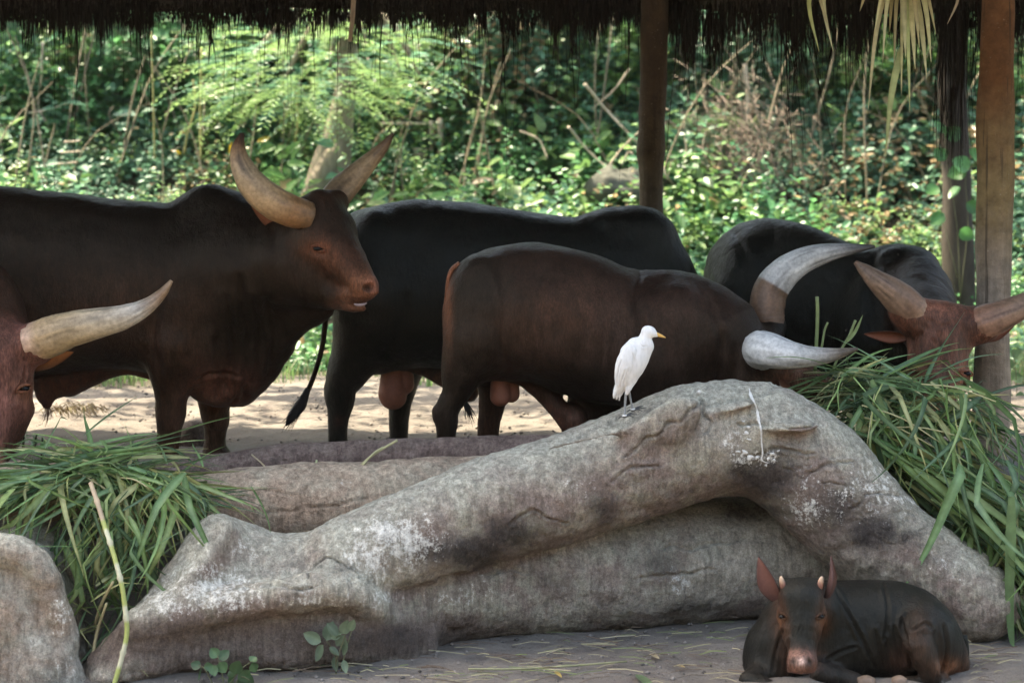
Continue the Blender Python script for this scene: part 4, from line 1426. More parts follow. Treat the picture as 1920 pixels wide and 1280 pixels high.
# ---- calf lying in the foreground
def calf():
    D = 9.15
    T = thing('calf', 'black calf with small horn buds lying on the ground below the arched branch', 'calf', P(1590, 1262, D))
    CB = (0.0085, 0.0082, 0.0074)
    CR = (0.075, 0.036, 0.026)
    S = Solid(D, 0.0085, CB, 0.045)
    S.loft([(1430, 1150, 1262, .1, -.06), (1470, 1108, 1275, .17, -.04), (1530, 1094, 1280, .20, 0), (1600, 1089, 1280, .22, .02), (1660, 1090, 1280, .225, .03), (1700, 1094, 1278, .22, .03), (1745, 1112, 1276, .2, .03),
            (1785, 1150, 1274, .16, .03), (1806, 1195, 1268, .11, .03), (1812, 1225, 1255, .05, .03)], k=0.03, egg=0.0, e=2.2)
    # chest and shoulder, near foreleg folded
    S.ell((1440, 1220, -.08), (46, 70, .13), 14, k=0.05)
    S.ell((1485, 1190, -.06), (52, 70, .12), 0, k=0.05)
    S.ell((1572, 1225, -.13), (60, 52, .09), -26, k=0.04, col=(0.0125, 0.0115, 0.0105))
    S.tube([(1540, 1262, -.24, 24), (1600, 1276, -.28, 19), (1612, 1284, -.3, 16)], k=0.03, col=(0.025, 0.02, 0.018))
    S.tube([(1430, 1262, -.18, 26), (1405, 1276, -.26, 20), (1440, 1290, -.3, 18)], k=0.04, col=(0.022, 0.018, 0.016))
    # haunch
    S.ell((1742, 1195, -.1), (56, 74, .13), -22, k=0.04, col=(0.014, 0.012, 0.0105))
    S.tube([(1722, 1175, -.2, 26), (1728, 1215, -.24, 27), (1742, 1255, -.25, 21), (1750, 1290, -.24, 16)], k=0.035, col=(0.026, 0.017, 0.0135), n=8)
    S.tube([(1700, 1282, -.24, 15), (1752, 1288, -.24, 17), (1770, 1280, -.2, 16)], k=0.03)
    S.tube([(1790, 1225, -.04, 22), (1800, 1262, -.06, 12)], k=0.04, col=CR)
    # neck
    S.tube([(1545, 1140, -.02, 48), (1510, 1135, -.16, 44), (1500, 1130, -.24, 36)], k=0.05)
    S.tube([(1475, 1170, -.14, 34), (1460, 1260, -.16, 24)], k=0.05, col=(0.024, 0.015, 0.012))
    # head facing the viewer
    H = -.36
    S.ell((1502, 1120, H), (41, 32, .085), 0, k=0.03)
    S.tube([(1474, 1097, H + .02, 14), (1532, 1097, H + .02, 14)], k=0.02)
    S.tube([(1466, 1150, H, 9), (1478, 1190, H - .04, 9)], k=0.02)
    S.tube([(1540, 1150, H, 9), (1528, 1190, H - .04, 9)], k=0.02)
    S.tube([(1502, 1116, H + .02, 30), (1502, 1132, H, 40), (1503, 1165, H - .03, 39), (1503, 1200, H - .07, 30), (1503, 1232, H - .11, 25)], k=0.03, n=10, fy=0.9)
    S.ell((1503, 1240, H - .14), (29, 20, .055), 0, k=0.02, col=(0.2, 0.1, 0.08))
    S.tube([(1484, 1252, H - .14, 9), (1522, 1252, H - .14, 9)], k=0.015, col=(0.16, 0.075, 0.06))
    for sx in (-1, 1):
        S.ell((1503 + sx * 35, 1150, H - .01), (10, 17, .03), sx * -10, k=0.02, col=CR)
        S.ell((1503 + sx * 40, 1139, H - .02), (5, 5, .012), 0, k=0.012, col=(0.14, 0.06, 0.035))
        S.ell((1503 + sx * 14, 1240, H - .192), (5, 7, .022), sx * -30, k=0.008, sub=True)
        S.paint(1503 + sx * 38, 1168, 14, (0.15, 0.065, 0.035), 0.85, 22)
        S.paint(1503 + sx * 32, 1195, 11, (0.05, 0.026, 0.018), 0.7, 26)
        S.paint(1503 + sx * 42, 1125, 12, (0.07, 0.034, 0.024), 0.7, 20)
    S.paint(1503, 1241, 11, (0.62, 0.46, 0.43), 0.95, 11)
    S.paint(1503, 1252, 30, (0.2, 0.095, 0.075), 0.7, 8)
    S.paint(1503, 1226, 32, (0.2, 0.1, 0.08), 0.75, 8)
    for sx in (-1, 1):
        S.paint(1503 + sx * 15, 1240, 5.5, (0.02, 0.01, 0.008), 1.0, 7)
    S.paint(1503, 1140, 27, (0.0095, 0.0092, 0.0085), 0.95, 80)
    S.paint(1690, 1240, 30, (0.085, 0.04, 0.028), 0.5, 26)
    S.paint(1725, 1195, 16, (0.05, 0.028, 0.02), 0.5, 34)
    S.paint(1780, 1250, 26, (0.2, 0.085, 0.045), 0.8, 16)
    S.paint(1470, 1235, 14, CR, 0.5, 44)
    S.paint(1440, 1240, 30, (0.03, 0.024, 0.021), 0.5, 40)
    # skin folds on the flank
    for i, p in enumerate(([(1565, 1105), (1590, 1150), (1620, 1200), (1632, 1230)], [(1655, 1095), (1664, 1130), (1662, 1180), (1655, 1200)],
                           [(1600, 1170), (1622, 1215), (1640, 1250)], [(1640, 1180), (1648, 1215), (1658, 1250)], [(1660, 1195), (1668, 1225), (1676, 1258)],
                           [(1676, 1175), (1684, 1210), (1694, 1245)], [(1690, 1160), (1702, 1200), (1708, 1250)], [(1545, 1240), (1575, 1222), (1605, 1212)],
                           [(1700, 1150), (1690, 1170), (1700, 1200), (1712, 1250)], [(1768, 1170), (1775, 1215), (1765, 1260)], [(1712, 1182), (1735, 1168), (1745, 1178)],
                           [(1468, 1180), (1455, 1220), (1448, 1260)], [(1480, 1200), (1474, 1240), (1470, 1275)])):
        S.crease(p, 0.010, 0.0075, 0.006, n=14)
    S.build(2, noise=[(0.005, 6, 9), (0.0025, 16, 5)])
    S.object('body', M_COATB, T)
    for sx, px, tip, b in ((-1, 1466, (1425, 1046), (1456, 1122)), (1, 1539, (1560, 1044), (1550, 1118))):
        V, f, t = tube_mesh([P(px + sx * -4, 1104, D + H + .0), P(px - sx * 1, 1094, D + H - .01), P(px + sx * 1, 1085, D + H - .012), P(px + sx * 2, 1080, D + H - .012)], [.0165, .0145, .0105, .004], 10, 9)
        obj('horn', V, f, M_HORN, T, np.column_stack([np.interp(t, [0, .35, .7, 1], [q0, q0 * 1.6, q1, q1 * 1.1]) for q0, q1 in ((.13, .46), (.06, .32), (.045, .22))]))
    ear(T, (1460, 1122), (1422, 1044), 24, D + H + .04, D + H + .06, (0.17, 0.075, 0.06), (0.09, 0.05, 0.045), (-.75, -1, 0), bend=0.05)
    ear(T, (1546, 1120), (1559, 1042), 23, D + H + .04, D + H + .06, (0.15, 0.07, 0.055), (0.1, 0.054, 0.05), (1.0, -.35, 0), bend=0.05)
    eye(S, T, 1503 - 36, 1155, 6, (0.04, 0.022, 0.015), 24, 1.1)
    eye(S, T, 1503 + 36, 1155, 6, (0.04, 0.022, 0.015), -24, 1.1)
    M_HOOF = mat_plain('pale_hoof', (0.2, 0.135, 0.095), 0.5, 0.3, 0.2, 30, 0.002)
    for a, b in (((1610, 1281, -.33), (1640, 1280, -.36)), ((1675, 1281, -.3), (1700, 1280, -.32))):
        V, f, t = tube_mesh([P(a[0], a[1], D + a[2]), P((a[0] + b[0]) / 2, a[1] - 2, D + a[2] - .01), P(b[0], b[1], D + b[2])], [.03, .036, .022], 10, 7)
        obj('hoof', V, f, M_HOOF, T)
    V, f, t = tube_mesh([P(1806, 1190, D - .03), P(1812, 1225, D - .05), P(1808, 1260, D - .08), P(1822, 1285, D - .1)], [.02, .014, .012, .014], 8, 14)
    obj('tail', V, f, M_COATB, T, np.tile(CB, (len(V), 1)))
    return S


SC_ = calf()


# ---- white egret on the arch
def egret():
    d = surf_y(TRUNK_S, 1180, 790, 9.65) + 0.06
    T = thing('egret', 'white egret with a yellow beak standing on the arched concrete trunk', 'bird', P(1178, 783, d))
    S = Solid(d, 0.0042, (0.8, 0.8, 0.8), 0.014)
    S.tube([(1196, 655, 0, 20), (1188, 672, 0, 25.5), (1180, 690, 0, 25), (1174, 705, 0, 21)], k=0.02, n=10, fy=0.85)
    S.tube([(1172, 700, 0, 18), (1166, 720, 0, 12), (1160, 738, 0, 7)], k=0.02, fy=0.7)
    S.tube([(1206, 648, 0, 17), (1211, 650, 0, 15), (1206, 672, 0, 11), (1196, 692, 0, 9)], k=0.02, fy=0.8)
    S.tube([(1190, 648, 0, 15), (1178, 660, 0, 15)], k=0.015, fy=0.9)
    S.tube([(1210, 645, 0, 14), (1210, 632, 0, 11.5), (1214, 624, 0, 11.5)], k=0.012, fy=0.8)
    S.ell((1217, 621.5, 0), (14, 11, .022), 16, k=0.01)
    S.tube([(1224, 625, 0, 7), (1231, 628, 0, 4.2)], k=0.008)
    S.tube([(1186, 712, -.01, 8), (1178, 728, -.02, 6), (1175, 737, -.02, 4)], k=0.01)
    S.tube([(1184, 714, .01, 7), (1180, 728, .02, 5)], k=0.01)
    S.crease([(1199, 640), (1201, 646), (1206, 650), (1214, 648)], 0.004, 0.003, 0.001, n=10)
    S.build(2)
    S.object('body', M_FEATHER, T)
    # folded wing with layered feathers, proud of the flank
    W = Solid(d - .05, 0.004, (0.8, 0.8, 0.8), 0.006)
    W.tube([(1180, 660, .005, 15), (1172, 680, .0, 17), (1166, 700, .006, 14), (1161, 722, .02, 8), (1156, 738, .035, 3)], k=0.01, n=10, fy=0.5)
    W.tube([(1172, 690, -.004, 9), (1168, 715, .01, 6), (1162, 735, .03, 2.5)], k=0.005, fy=0.5)
    for p in ([(1186, 660), (1188, 680), (1180, 706)], [(1166, 672), (1158, 700), (1158, 722)], [(1174, 690), (1166, 712), (1161, 730)], [(1180, 688), (1172, 710), (1168, 722)]):
        W.crease(p, 0.005, 0.003, 0.002, n=8)
    W.build(1)
    W.object('wing', M_FEATHER, T)
    # tail feathers
    V, f = [], []
    for k, (x0, y0, x1, y1, w) in enumerate(((1158, 714, 1151, 747, 4.5), (1160, 716, 1156, 749, 4), (1164, 722, 1161, 751, 2.5))):
        for s in range(5):
            t = s / 4
            ww = w * (1 - 0.3 * abs(2 * t - 1)) * (1 if s < 4 else 0.5)
            p0 = (x0 + (x1 - x0) * t, y0 + (y1 - y0) * t)
            dd = d - .02 + k * .008
            V += [P(p0[0] - ww, p0[1], dd), P(p0[0], p0[1], dd - .006), P(p0[0] + ww, p0[1], dd), P(p0[0], p0[1], dd + .006)]
            if s:
                b = len(V) - 8
                for q in range(4):
                    f.append([b + q, b + (q + 1) % 4, b + 4 + (q + 1) % 4, b + 4 + q])
        b = len(V) - 4
        f.append([b, b + 1, b + 2, b + 3])
    obj('tail', V, f, M_FEATHER, T)
    V, f, t = tube_mesh([P(1226, 625, d), P(1234, 627.5, d), P(1242, 630.5, d), P(1248.5, 633, d)], [.0125, .0095, .0062, .001], 10, 12)
    obj('beak', V, f, M_BEAK, T)
    for q in (-1,):
        ball('eye', T, P(1219, 622.5, d - .021), (.006, .003, .0045), M_EYE, 10)
    for (a, b, c) in (((1174, 733, d - .02), (1172, 757, d - .02), (1171, 781, d - .035)), ((1178, 726, d + .02), (1182, 748, d + .02), (1186.5, 769, d + .012))):
        V, f, t = tube_mesh([P(*a), P(*b), P(*c)], [.0075, .0058, .0052], 8, 9)
        lg = obj('leg', V, f, M_LEG, T)
        V, f, t = tube_mesh([P(c[0] - .2, c[1] - 3.5, c[2]), P(c[0], c[1] - 1.0, c[2])], [.0125, .0125], 10)
        obj('leg_ring', V, f, M_RING, lg)
        for (dx, dy, dz) in ((18, 0.5, -.03), (24, -5, .0), (20, -9, .04), (-12, 3, 0.0)):
            ft = P(c[0], c[1] + 1, c[2])
            e = P(c[0] + dx, c[1] + 1 + dy, c[2] + dz)
            mid = (ft + e) / 2 + [0, 0, .008]
            V, f, t = tube_mesh([ft, mid, e], [.0042, .0034, .0014], 6, 6)
            obj('toe', V, f, M_TOE, lg)


egret()

# ------------------------------------------------------------------ shelter: posts and thatched roof
def post(name, label, pts, d, mat, seed):
    w = np.array([[*P(a, b, d), r * d / F] for a, b, r in pts])
    V, f, t = tube_mesh(w[:, :3], w[:, 3], 22, 110, 0.016, seed)
    o = obj(name, V, f, mat)
    return tag(o, label, 'post', 'posts of the thatched shelter')


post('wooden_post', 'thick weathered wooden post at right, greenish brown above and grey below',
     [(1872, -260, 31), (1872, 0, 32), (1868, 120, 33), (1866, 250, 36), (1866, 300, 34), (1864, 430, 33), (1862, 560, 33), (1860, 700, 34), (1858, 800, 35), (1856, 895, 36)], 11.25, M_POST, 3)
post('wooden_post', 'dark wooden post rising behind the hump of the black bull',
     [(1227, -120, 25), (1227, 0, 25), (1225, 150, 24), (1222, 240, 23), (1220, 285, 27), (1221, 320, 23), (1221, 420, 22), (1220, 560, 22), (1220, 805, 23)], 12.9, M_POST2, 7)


def build_roof():
    T = thing('thatched_roof', 'dark thatched shelter roof with ragged straw hanging from its eave over the cattle', 'roof', (0, 11.8, 2.75))
    ny, nx = 26, 120
    V, Q = [], []
    xs = np.linspace(-9, 9, nx)
    ys = np.concatenate([np.linspace(13.25, 11.4, ny // 2, endpoint=False), np.linspace(11.4, 9.5, ny // 2)])
    zs = np.interp(-ys, [-13.25, -11.4, -9.5], [2.78, 4.1, 2.80])
    for lay, off in ((0, 0.0), (1, 0.26)):
        for x in xs:
            for y, z in zip(ys, zs):
                V.append((x, y, z + off))
    V = np.array(V)
    V[:, 2] += 0.05 * fbm(V, 3.0, 3, 3) + 0.03 * fbm(V, 12.0, 2, 5)
    N = nx * ny
    for i in range(nx - 1):
        for j in range(ny - 1):
            a = i * ny + j
            Q.append([a, a + 1, a + ny + 1, a + ny])
            Q.append([N + a, N + a + ny, N + a + ny + 1, N + a + 1])
        for j in (0, ny - 1):
            a, b = i * ny + j, (i + 1) * ny + j
            Q.append([a, b, N + b, N + a])
    for i in (0, nx - 1):
        for j in range(ny - 1):
            a, b = i * ny + j, i * ny + j + 1
            Q.append([a, b, N + b, N + a])
    obj('thatch', V, np.array(Q), M_THATCH, T)
    for y, z, r in ((12.8, 2.99, 0.06), (9.9, 3.0, 0.06)):
        V, f, t = tube_mesh([(-9, y, z), (0, y, z), (9, y, z)], [r, r, r], 10, 40, 0.01)
        obj('eave_pole', V, f, M_BARK2, T)
    # straw fringe along the far eave
    rg = np.random.default_rng(11)
    acc = []

    def fringe(n, x0, x1, y, z, lmin, lmax, wmin, wmax, seed, longp=0.03, slant=0.04, name='straw_fringe', longl=(0.4, 0.9)):
        x = rg.uniform(x0, x1, n)
        p = np.column_stack([x, np.zeros(n), np.zeros(n)])
        cl = 0.5 + 0.5 * fbm(p, 3.2, 3, seed)
        cl2 = 0.5 + 0.5 * vnoise(p, 9, seed + 3)
        cl3 = 0.5 + 0.5 * vnoise(p, 26, seed + 5)
        L = lmin + (lmax - lmin) * np.clip(2.2 * cl ** 1.6 * cl2 * (0.35 + 0.9 * cl3), 0, 1.5) * rg.uniform(0.3, 1.1, n)
        lg = rg.random(n) < longp
        L = np.where(lg, rg.uniform(longl[0], longl[1], n) * (0.3 + cl), L)
        wd = np.where(lg, wmin * 0.8, rg.uniform(wmin, wmax, n))
        yy = y + rg.normal(0, 0.07, n)
        zz = z + rg.uniform(0, 0.16, n)
        sx = rg.normal(0, slant, n) * L + 0.05 * vnoise(p, 5, seed + 9) * L
        yaw = rg.uniform(-1.2, 1.2, n)
        seg = 5
        V = np.zeros((n, seg, 2, 3))
        for s in range(seg):
            t = s / (seg - 1)
            c = np.column_stack([x + sx * t + 0.012 * np.sin(t * 5 + x * 40) * L, yy + 0.05 * np.sin(x * 90) * t * L, zz - L * t])
            hw = wd * (1 - 0.75 * t)
            dv = np.column_stack([np.cos(yaw) * hw, np.sin(yaw) * hw, hw * 0])
            V[:, s, 0] = c - dv
            V[:, s, 1] = c + dv
        V = V.reshape(-1, 3)
        b = np.arange(n)[:, None] * seg * 2
        q = np.vstack([np.column_stack([b[:, 0] + 2 * s, b[:, 0] + 2 * s + 1, b[:, 0] + 2 * s + 3, b[:, 0] + 2 * s + 2]) for s in range(seg - 1)])
        shade = np.repeat(rg.uniform(0.5, 1.5, n), seg * 2)[:, None]
        C = np.array((0.016, 0.012, 0.0095)) * shade
        acc.append((V, q, C))
    fringe(6000, -4.6, 1.3, 13.15, 2.74, 0.01, 0.34, 0.0025, 0.007, 3, 0.035)
    fringe(2000, -4.6, 1.3, 13.25, 2.74, 0.01, 0.18, 0.004, 0.012, 5, 0.0)
    fringe(1700, 1.0, 4.6, 13.05, 2.69, 0.04, 0.66, 0.0025, 0.007, 13, 0.05, 0.05)
    fringe(600, 1.4, 3.5, 12.6, 2.70, 0.05, 0.7, 0.002, 0.006, 23, 0.04, 0.09)
    fringe(2500, -4.6, 4.6, 12.6, 3.03, 0.08, 0.26, 0.004, 0.012, 7, 0.0)
    fringe(2500, -4.6, 4.6, 12.1, 3.3, 0.12, 0.3, 0.004, 0.012, 8, 0.0)
    # hair-like aerial roots reaching far down
    fringe(140, -4.4, 4.2, 13.1, 2.6, 0.2, 1.1, 0.0025, 0.0065, 33, 0.3, 0.03, longl=(0.7, 1.5))
    fringe(110, 2.86, 3.06, 12.8, 2.7, 0.9, 1.5, 0.002, 0.006, 43, 0.0, 0.02)
    # heavier clumps
    for k in range(60):
        x = rg.uniform(-4.3, 1.2)
        L = rg.uniform(.12, .42)
        w = rg.uniform(.02, .07)
        fringe(40, x - w, x + w, 13.1, 2.70, L * .3, L * 1.1, 0.0025, 0.006, 50 + k, 0.0, 0.10)
    for k in range(34):
        x = rg.uniform(1.0, 4.0)
        L = rg.uniform(.2, .8)
        w = rg.uniform(.02, .07)
        fringe(22, x - w, x + w, 12.9, 2.68, L * .3, L * 1.1, 0.0022, 0.005, 150 + k, 0.0, 0.06)
    V, Q, C = merge(acc)
    obj('straw_fringe', V, Q, M_STRAW, T, C)['kind'] = 'stuff'
    return T


def merge(parts):
    V, Q, C, o = [], [], [], 0
    for v, q, c in parts:
        V.append(v)
        Q.append(q + o)
        C.append(c)
        o += len(v)
    return np.vstack(V), np.vstack(Q), np.vstack(C)


roof = build_roof()
V, f, t = tube_mesh([P(664, -40, 12.6), P(662, 20, 12.6), P(656, 78, 12.6)], [.018, .016, .012], 8, 14, 0.003)
tag(obj('hanging_stick', V, f, M_STICK), 'pale thin stick hanging down from the thatch above the left bull\'s horns', 'stick')


def strip(pts, w0, col, fold=0.3, face=(0, -1, 0.2), mid=1.25):
    """one leaf strip through world points, V-folded, pointed"""
    c = np.asarray(pts, float)
    n = len(c)
    T = np.gradient(c, axis=0)
    T /= np.linalg.norm(T, axis=1)[:, None] + 1e-9
    fv = np.array(face, float)
    S_ = np.cross(T, fv)
    S_ /= np.linalg.norm(S_, axis=1)[:, None] + 1e-9
    Nn = np.cross(S_, T)
    t = np.linspace(0, 1, n)
    w = w0 * np.minimum(1, 0.55 + t * 3) * (1 - t ** 2.6) + 0.0008
    V = np.empty((n, 3, 3))
    V[:, 0] = c - S_ * w[:, None] + Nn * (w * fold)[:, None]
    V[:, 1] = c
    V[:, 2] = c + S_ * w[:, None] + Nn * (w * fold)[:, None]
    C = np.empty((n, 3, 3))
    C[:, 0] = C[:, 2] = col
    C[:, 1] = np.clip(np.array(col) * mid, 0, 1)
    b = np.arange(n - 1)[:, None] * 3
    Q = np.vstack([np.hstack([b, b + 1, b + 4, b + 3]), np.hstack([b + 1, b + 2, b + 5, b + 4])])
    return V.reshape(-1, 3), Q, C.reshape(-1, 3)


def palm_frond():
    d = 9.9
    T = thing('dry_palm_frond', 'dry yellowish palm leaf hanging from the roof edge at upper right', 'palm leaf', P(1690, -70, d))
    tips = [(1628, 205), (1640, 60), (1655, 118), (1668, 60), (1676, 135), (1690, 180), (1698, 110), (1706, 212), (1716, 130), (1724, 90), (1738, 150), (1746, 118), (1660, 290), (1536, 98), (1562, 96), (1556, 60), (1612, 22), (1755, 64)]
    for k, (x, y) in enumerate(tips):
        o = (1690 + (x - 1690) * 0.25 + random.uniform(-6, 6), -70)
        if x < 1600:
            o = (x - 2 + random.uniform(-8, 8), -60)
        if (x, y) == (1660, 290):
            o = (1690, 90)
        m = ((o[0] + x) / 2 + (x - 1690) * 0.12, (o[1] + y) / 2 - 12)
        dd = random.uniform(-.06, .06)
        c = catmull([P(*o, d), P(*m, d + dd), P(x, y, d + dd * 1.5)], 9)
        col = np.array(random.choice([(0.40, 0.36, 0.17), (0.46, 0.42, 0.22), (0.36, 0.30, 0.15), (0.32, 0.34, 0.14)])) * random.uniform(0.8, 1.15)
        V, Q, C = strip(c, random.uniform(0.010, 0.020), col)
        obj('leaflet', V, Q, M_DRYLEAF, T, C)
    c = catmull([P(1800, -60, d), P(1796, 0, d), P(1776, 46, d)], 8)
    V, Q, C = strip(c, 0.008, (0.36, 0.28, 0.18))
    obj('leaflet', V, Q, M_DRYLEAF, T, C)


palm_frond()


# ------------------------------------------------------------------ jungle
def leaves(base, ax, up, L, W, col, rg, fold=0.35):
    """arrays of leaves -> V (n*6,3), Q (n*2,4), C"""
    n = len(base)
    ax = ax / (np.linalg.norm(ax, axis=1)[:, None] + 1e-9)
    sd = np.cross(ax, up)
    sd /= np.linalg.norm(sd, axis=1)[:, None] + 1e-9
    nr = np.cross(sd, ax)
    L = L[:, None]
    W = W[:, None]
    V = np.empty((n, 6, 3))
    V[:, 0] = base
    V[:, 3] = base + ax * L - nr * L * 0.12
    for i, (u, v) in ((1, (.28, -.5)), (2, (.66, -.40)), (4, (.66, .40)), (5, (.28, .5))):
        V[:, i] = base + ax * L * u + sd * W * v + nr * W * abs(v) * fold - nr * L * 0.10 * u * u
    b = np.arange(n)[:, None] * 6
    Q = np.vstack([b + np.array([[0, 1, 2, 3]]), b + np.array([[0, 3, 4, 5]])])
    C = np.repeat(col, 6, axis=0)
    return V.reshape(-1, 3), Q, C


GREENS = np.array([(0.100, 0.255, 0.100), (0.085, 0.215, 0.110), (0.155, 0.300, 0.095), (0.062, 0.170, 0.092), (0.220, 0.345, 0.125), (0.115, 0.245, 0.150)])   # half reflected, half let through


def plants(x, y, z, h, rg, stems=(4, 8), per=9, leaf=(0.05, 0.09), ratio=0.55, droop=0.9, hue=None, spread=0.9, camface=0.5):
    """leafy sprays: curved stems from each base with alternate leaves; all vectorised"""
    n = len(x)
    if hue is None:
        q = np.column_stack([x, y, z])
        hb = np.clip(((vnoise(q, 0.8, 41) * 0.9 + 0.5) * len(GREENS) + rg.normal(0, .9, n)).astype(int), 0, len(GREENS) - 1)
        sz = 0.72 + 0.75 * np.clip(0.5 + vnoise(q, 0.7, 43), 0, 1)
    else:
        hb, sz = hue, np.ones(n)
    k = rg.integers(stems[0], stems[1] + 1, n)
    idx = np.repeat(np.arange(n), k)
    m = len(idx)
    yaw = rg.uniform(0, 2 * np.pi, m)
    tilt = rg.uniform(0.1, 1.0, m) * spread
    dirv = np.column_stack([np.sin(tilt) * np.cos(yaw), np.sin(tilt) * np.sin(yaw), np.cos(tilt)])
    SL = h[idx] * rg.uniform(0.5, 1.1, m)
    base = np.column_stack([x[idx], y[idx], z[idx]])
    li = np.repeat(np.arange(m), per)
    t = np.tile((np.arange(per) + 1.0) / per, m) * rg.uniform(0.85, 1.0, m * per)
    d = dirv[li]
    pos = base[li] + d * (SL[li] * t)[:, None]
    pos[:, 2] -= droop * 0.35 * SL[li] * t * t * (np.sin(tilt)[li])
    side = np.cross(d, np.array([0, 0, 1.0]))
    side /= np.linalg.norm(side, axis=1)[:, None] + 1e-9
    sgn = np.where(np.arange(m * per) % 2 == 0, 1.0, -1.0)[:, None]
    ax = side * sgn * 0.9 + d * 0.5 + rg.normal(0, 0.35, (m * per, 3))
    ax[:, 2] -= rg.uniform(0.0, 0.7, m * per)
    up = np.tile(np.array([0, -camface, 1.0]), (m * per, 1)) + rg.normal(0, 0.35, (m * per, 3))
    Ll = rg.uniform(leaf[0], leaf[1], m * per) * (1.1 - 0.35 * t) * sz[idx][li]
    col = GREENS[hb][idx][li] * rg.uniform(0.7, 1.3, (n, 1))[idx][li] * rg.uniform(0.8, 1.2, (m * per, 1))
    dead = (vnoise(np.column_stack([x, y, z]), 0.9, 77) > 0.35)[idx][li]
    ye = rg.random(m * per) < np.where(dead, 0.3, 0.02)
    col[ye] = np.array((0.34, 0.24, 0.13)) * rg.uniform(.6, 1.3, (int(ye.sum()), 1))
    return leaves(pos, ax, up, Ll, Ll * ratio, col, rg)


def merge(parts):
    V, Q, C, o = [], [], [], 0
    for v, q, c in parts:
        V.append(v)
        Q.append(q + o)
        C.append(c)
        o += len(v)
    return np.vstack(V), np.vstack(Q), np.vstack(C)


def on_slope(rg, n, y0, y1, pad=0.8, thin=None):
    y = rg.uniform(y0, y1, n)
    x = rg.uniform(-1, 1, n) * (y * 0.268 + pad)
    z = terrain(x, y)
    if thin is not None:
        k = thin(x, y)
        x, y, z = x[k], y[k], z[k]
    return x, y, z


rg = np.random.default_rng(5)


def nz2(x, y, s, seed):
    return vnoise(np.column_stack([x, y, np.zeros_like(x)]), s, seed)


def undergrowth():
    parts = []
    # low creeping cover on the slope
    x, y, z = on_slope(rg, 3000, 15.7, 20.5)
    parts.append(plants(x, y, z, rg.uniform(0.12, 0.42, len(x)) * (0.75 + 0.5 * nz2(x, y, 0.9, 3)), rg, (4, 7), 6, (0.05, 0.10), 0.6, 1.1))
    # fine small-leaved cover near the mud
    x, y, z = on_slope(rg, 1300, 15.5, 17.2)
    parts.append(plants(x, y, z, rg.uniform(0.06, 0.2, len(x)), rg, (3, 6), 6, (0.025, 0.05), 0.5, 1.1))
    V, Q, C = merge(parts)
    o = obj('undergrowth', V, Q, M_LEAF, None, C, smooth=False, kind='stuff')
    o['label'] = 'low leafy green ground cover on the slope behind the cattle'
    o['category'] = 'undergrowth'
    parts = []
    x, y, z = on_slope(rg, 800, 18.6, 22.5, thin=lambda x, y: nz2(x, y, 0.55, 8) > -0.25)
    parts.append(plants(x, y, z, rg.uniform(0.4, 1.15, len(x)), rg, (5, 8), 10, (0.06, 0.12), 0.58, 1.0))
    x, y, z = on_slope(rg, 1200, 20.6, 24.5)
    parts.append(plants(x, y, z + rg.uniform(0, 0.9, len(x)), rg.uniform(0.6, 1.5, len(x)), rg, (5, 8), 10, (0.07, 0.15), 0.62, 1.4))
    x, y, z = on_slope(rg, 1500, 19.8, 22.8)
    parts.append(plants(x, y, z, rg.uniform(0.3, 0.8, len(x)), rg, (4, 7), 8, (0.07, 0.13), 0.62, 1.2))
    x, y, z = on_slope(rg, 700, 23.5, 28)
    parts.append(plants(x, y, z + rg.uniform(0, 1.6, len(x)), rg.uniform(0.9, 2.0, len(x)), rg, (5, 8), 10, (0.10, 0.2), 0.62, 1.4))
    x, y, z = on_slope(rg, 230, 18.8, 23.5, thin=lambda x, y: nz2(x, y, 0.6, 28) > -0.1)
    parts.append(plants(x, y, z, rg.uniform(0.5, 1.3, len(x)), rg, (4, 6), 6, (0.17, 0.32), 0.5, 1.3, hue=rg.choice([0, 2, 4, 5], len(x)), camface=0.8))
    # vines climbing over the bank: round leaves in curtains
    n = 1500
    cx = rg.uniform(-6, 6, 60)
    x = cx[rg.integers(0, 60, n)] + rg.normal(0, 0.22, n)
    y = rg.uniform(20.5, 22.5, n)
    z = terrain(x, y) + rg.uniform(0.1, 2.4, n)
    parts.append(plants(x, y, z, rg.uniform(0.15, 0.4, n), rg, (3, 5), 6, (0.06, 0.11), 0.9, 1.5, spread=2.2, camface=0.9))
    V, Q, C = merge(parts)
    o = obj('jungle_foliage', V, Q, M_LEAF, None, C, smooth=False, kind='stuff')
    o['label'] = 'dense jungle leaves and vines covering the bank behind the cattle'
    o['category'] = 'jungle'


undergrowth()


def thicket_stems():
    V, Q = [], []
    for i in range(240):
        y = rg.uniform(19.2, 23.5)
        x = rg.uniform(-1, 1) * (y * .268 + .4)
        z = gz(x, y)
        L = rg.uniform(.5, 2.6)
        a = rg.normal(0, .45)
        pts = [(x, y, z), (x + a * L * .4 + rg.normal(0, .06), y + rg.normal(0, .1), z + L * .55), (x + a * L + rg.normal(0, .12), y - .1, z + L * .95 - abs(a) * .3)]
        c = catmull(np.array(pts), 8)
        w = rg.uniform(.004, .014)
        b = len(V)
        for k, p in enumerate(c):
            ww = w * (1 - .07 * k)
            V += [p + [-ww, 0, 0], p + [0, -ww, 0], p + [ww, 0, 0]]
            if k:
                o = b + 3 * (k - 1)
                Q += [[o, o + 1, o + 4, o + 3], [o + 1, o + 2, o + 5, o + 4], [o + 2, o, o + 3, o + 5]]
    o = obj('thicket_stems', np.array(V), np.array(Q), mat_plain('stem_bark', (0.2, 0.165, 0.115), .85, .2, .5, 6, 0), None, kind='stuff')
    o['label'] = 'thin bare stems standing among the jungle leaves'
    o['category'] = 'stems'


def gz(x, y):
    return float(terrain(np.array([x]), np.array([y]))[0])


thicket_stems()


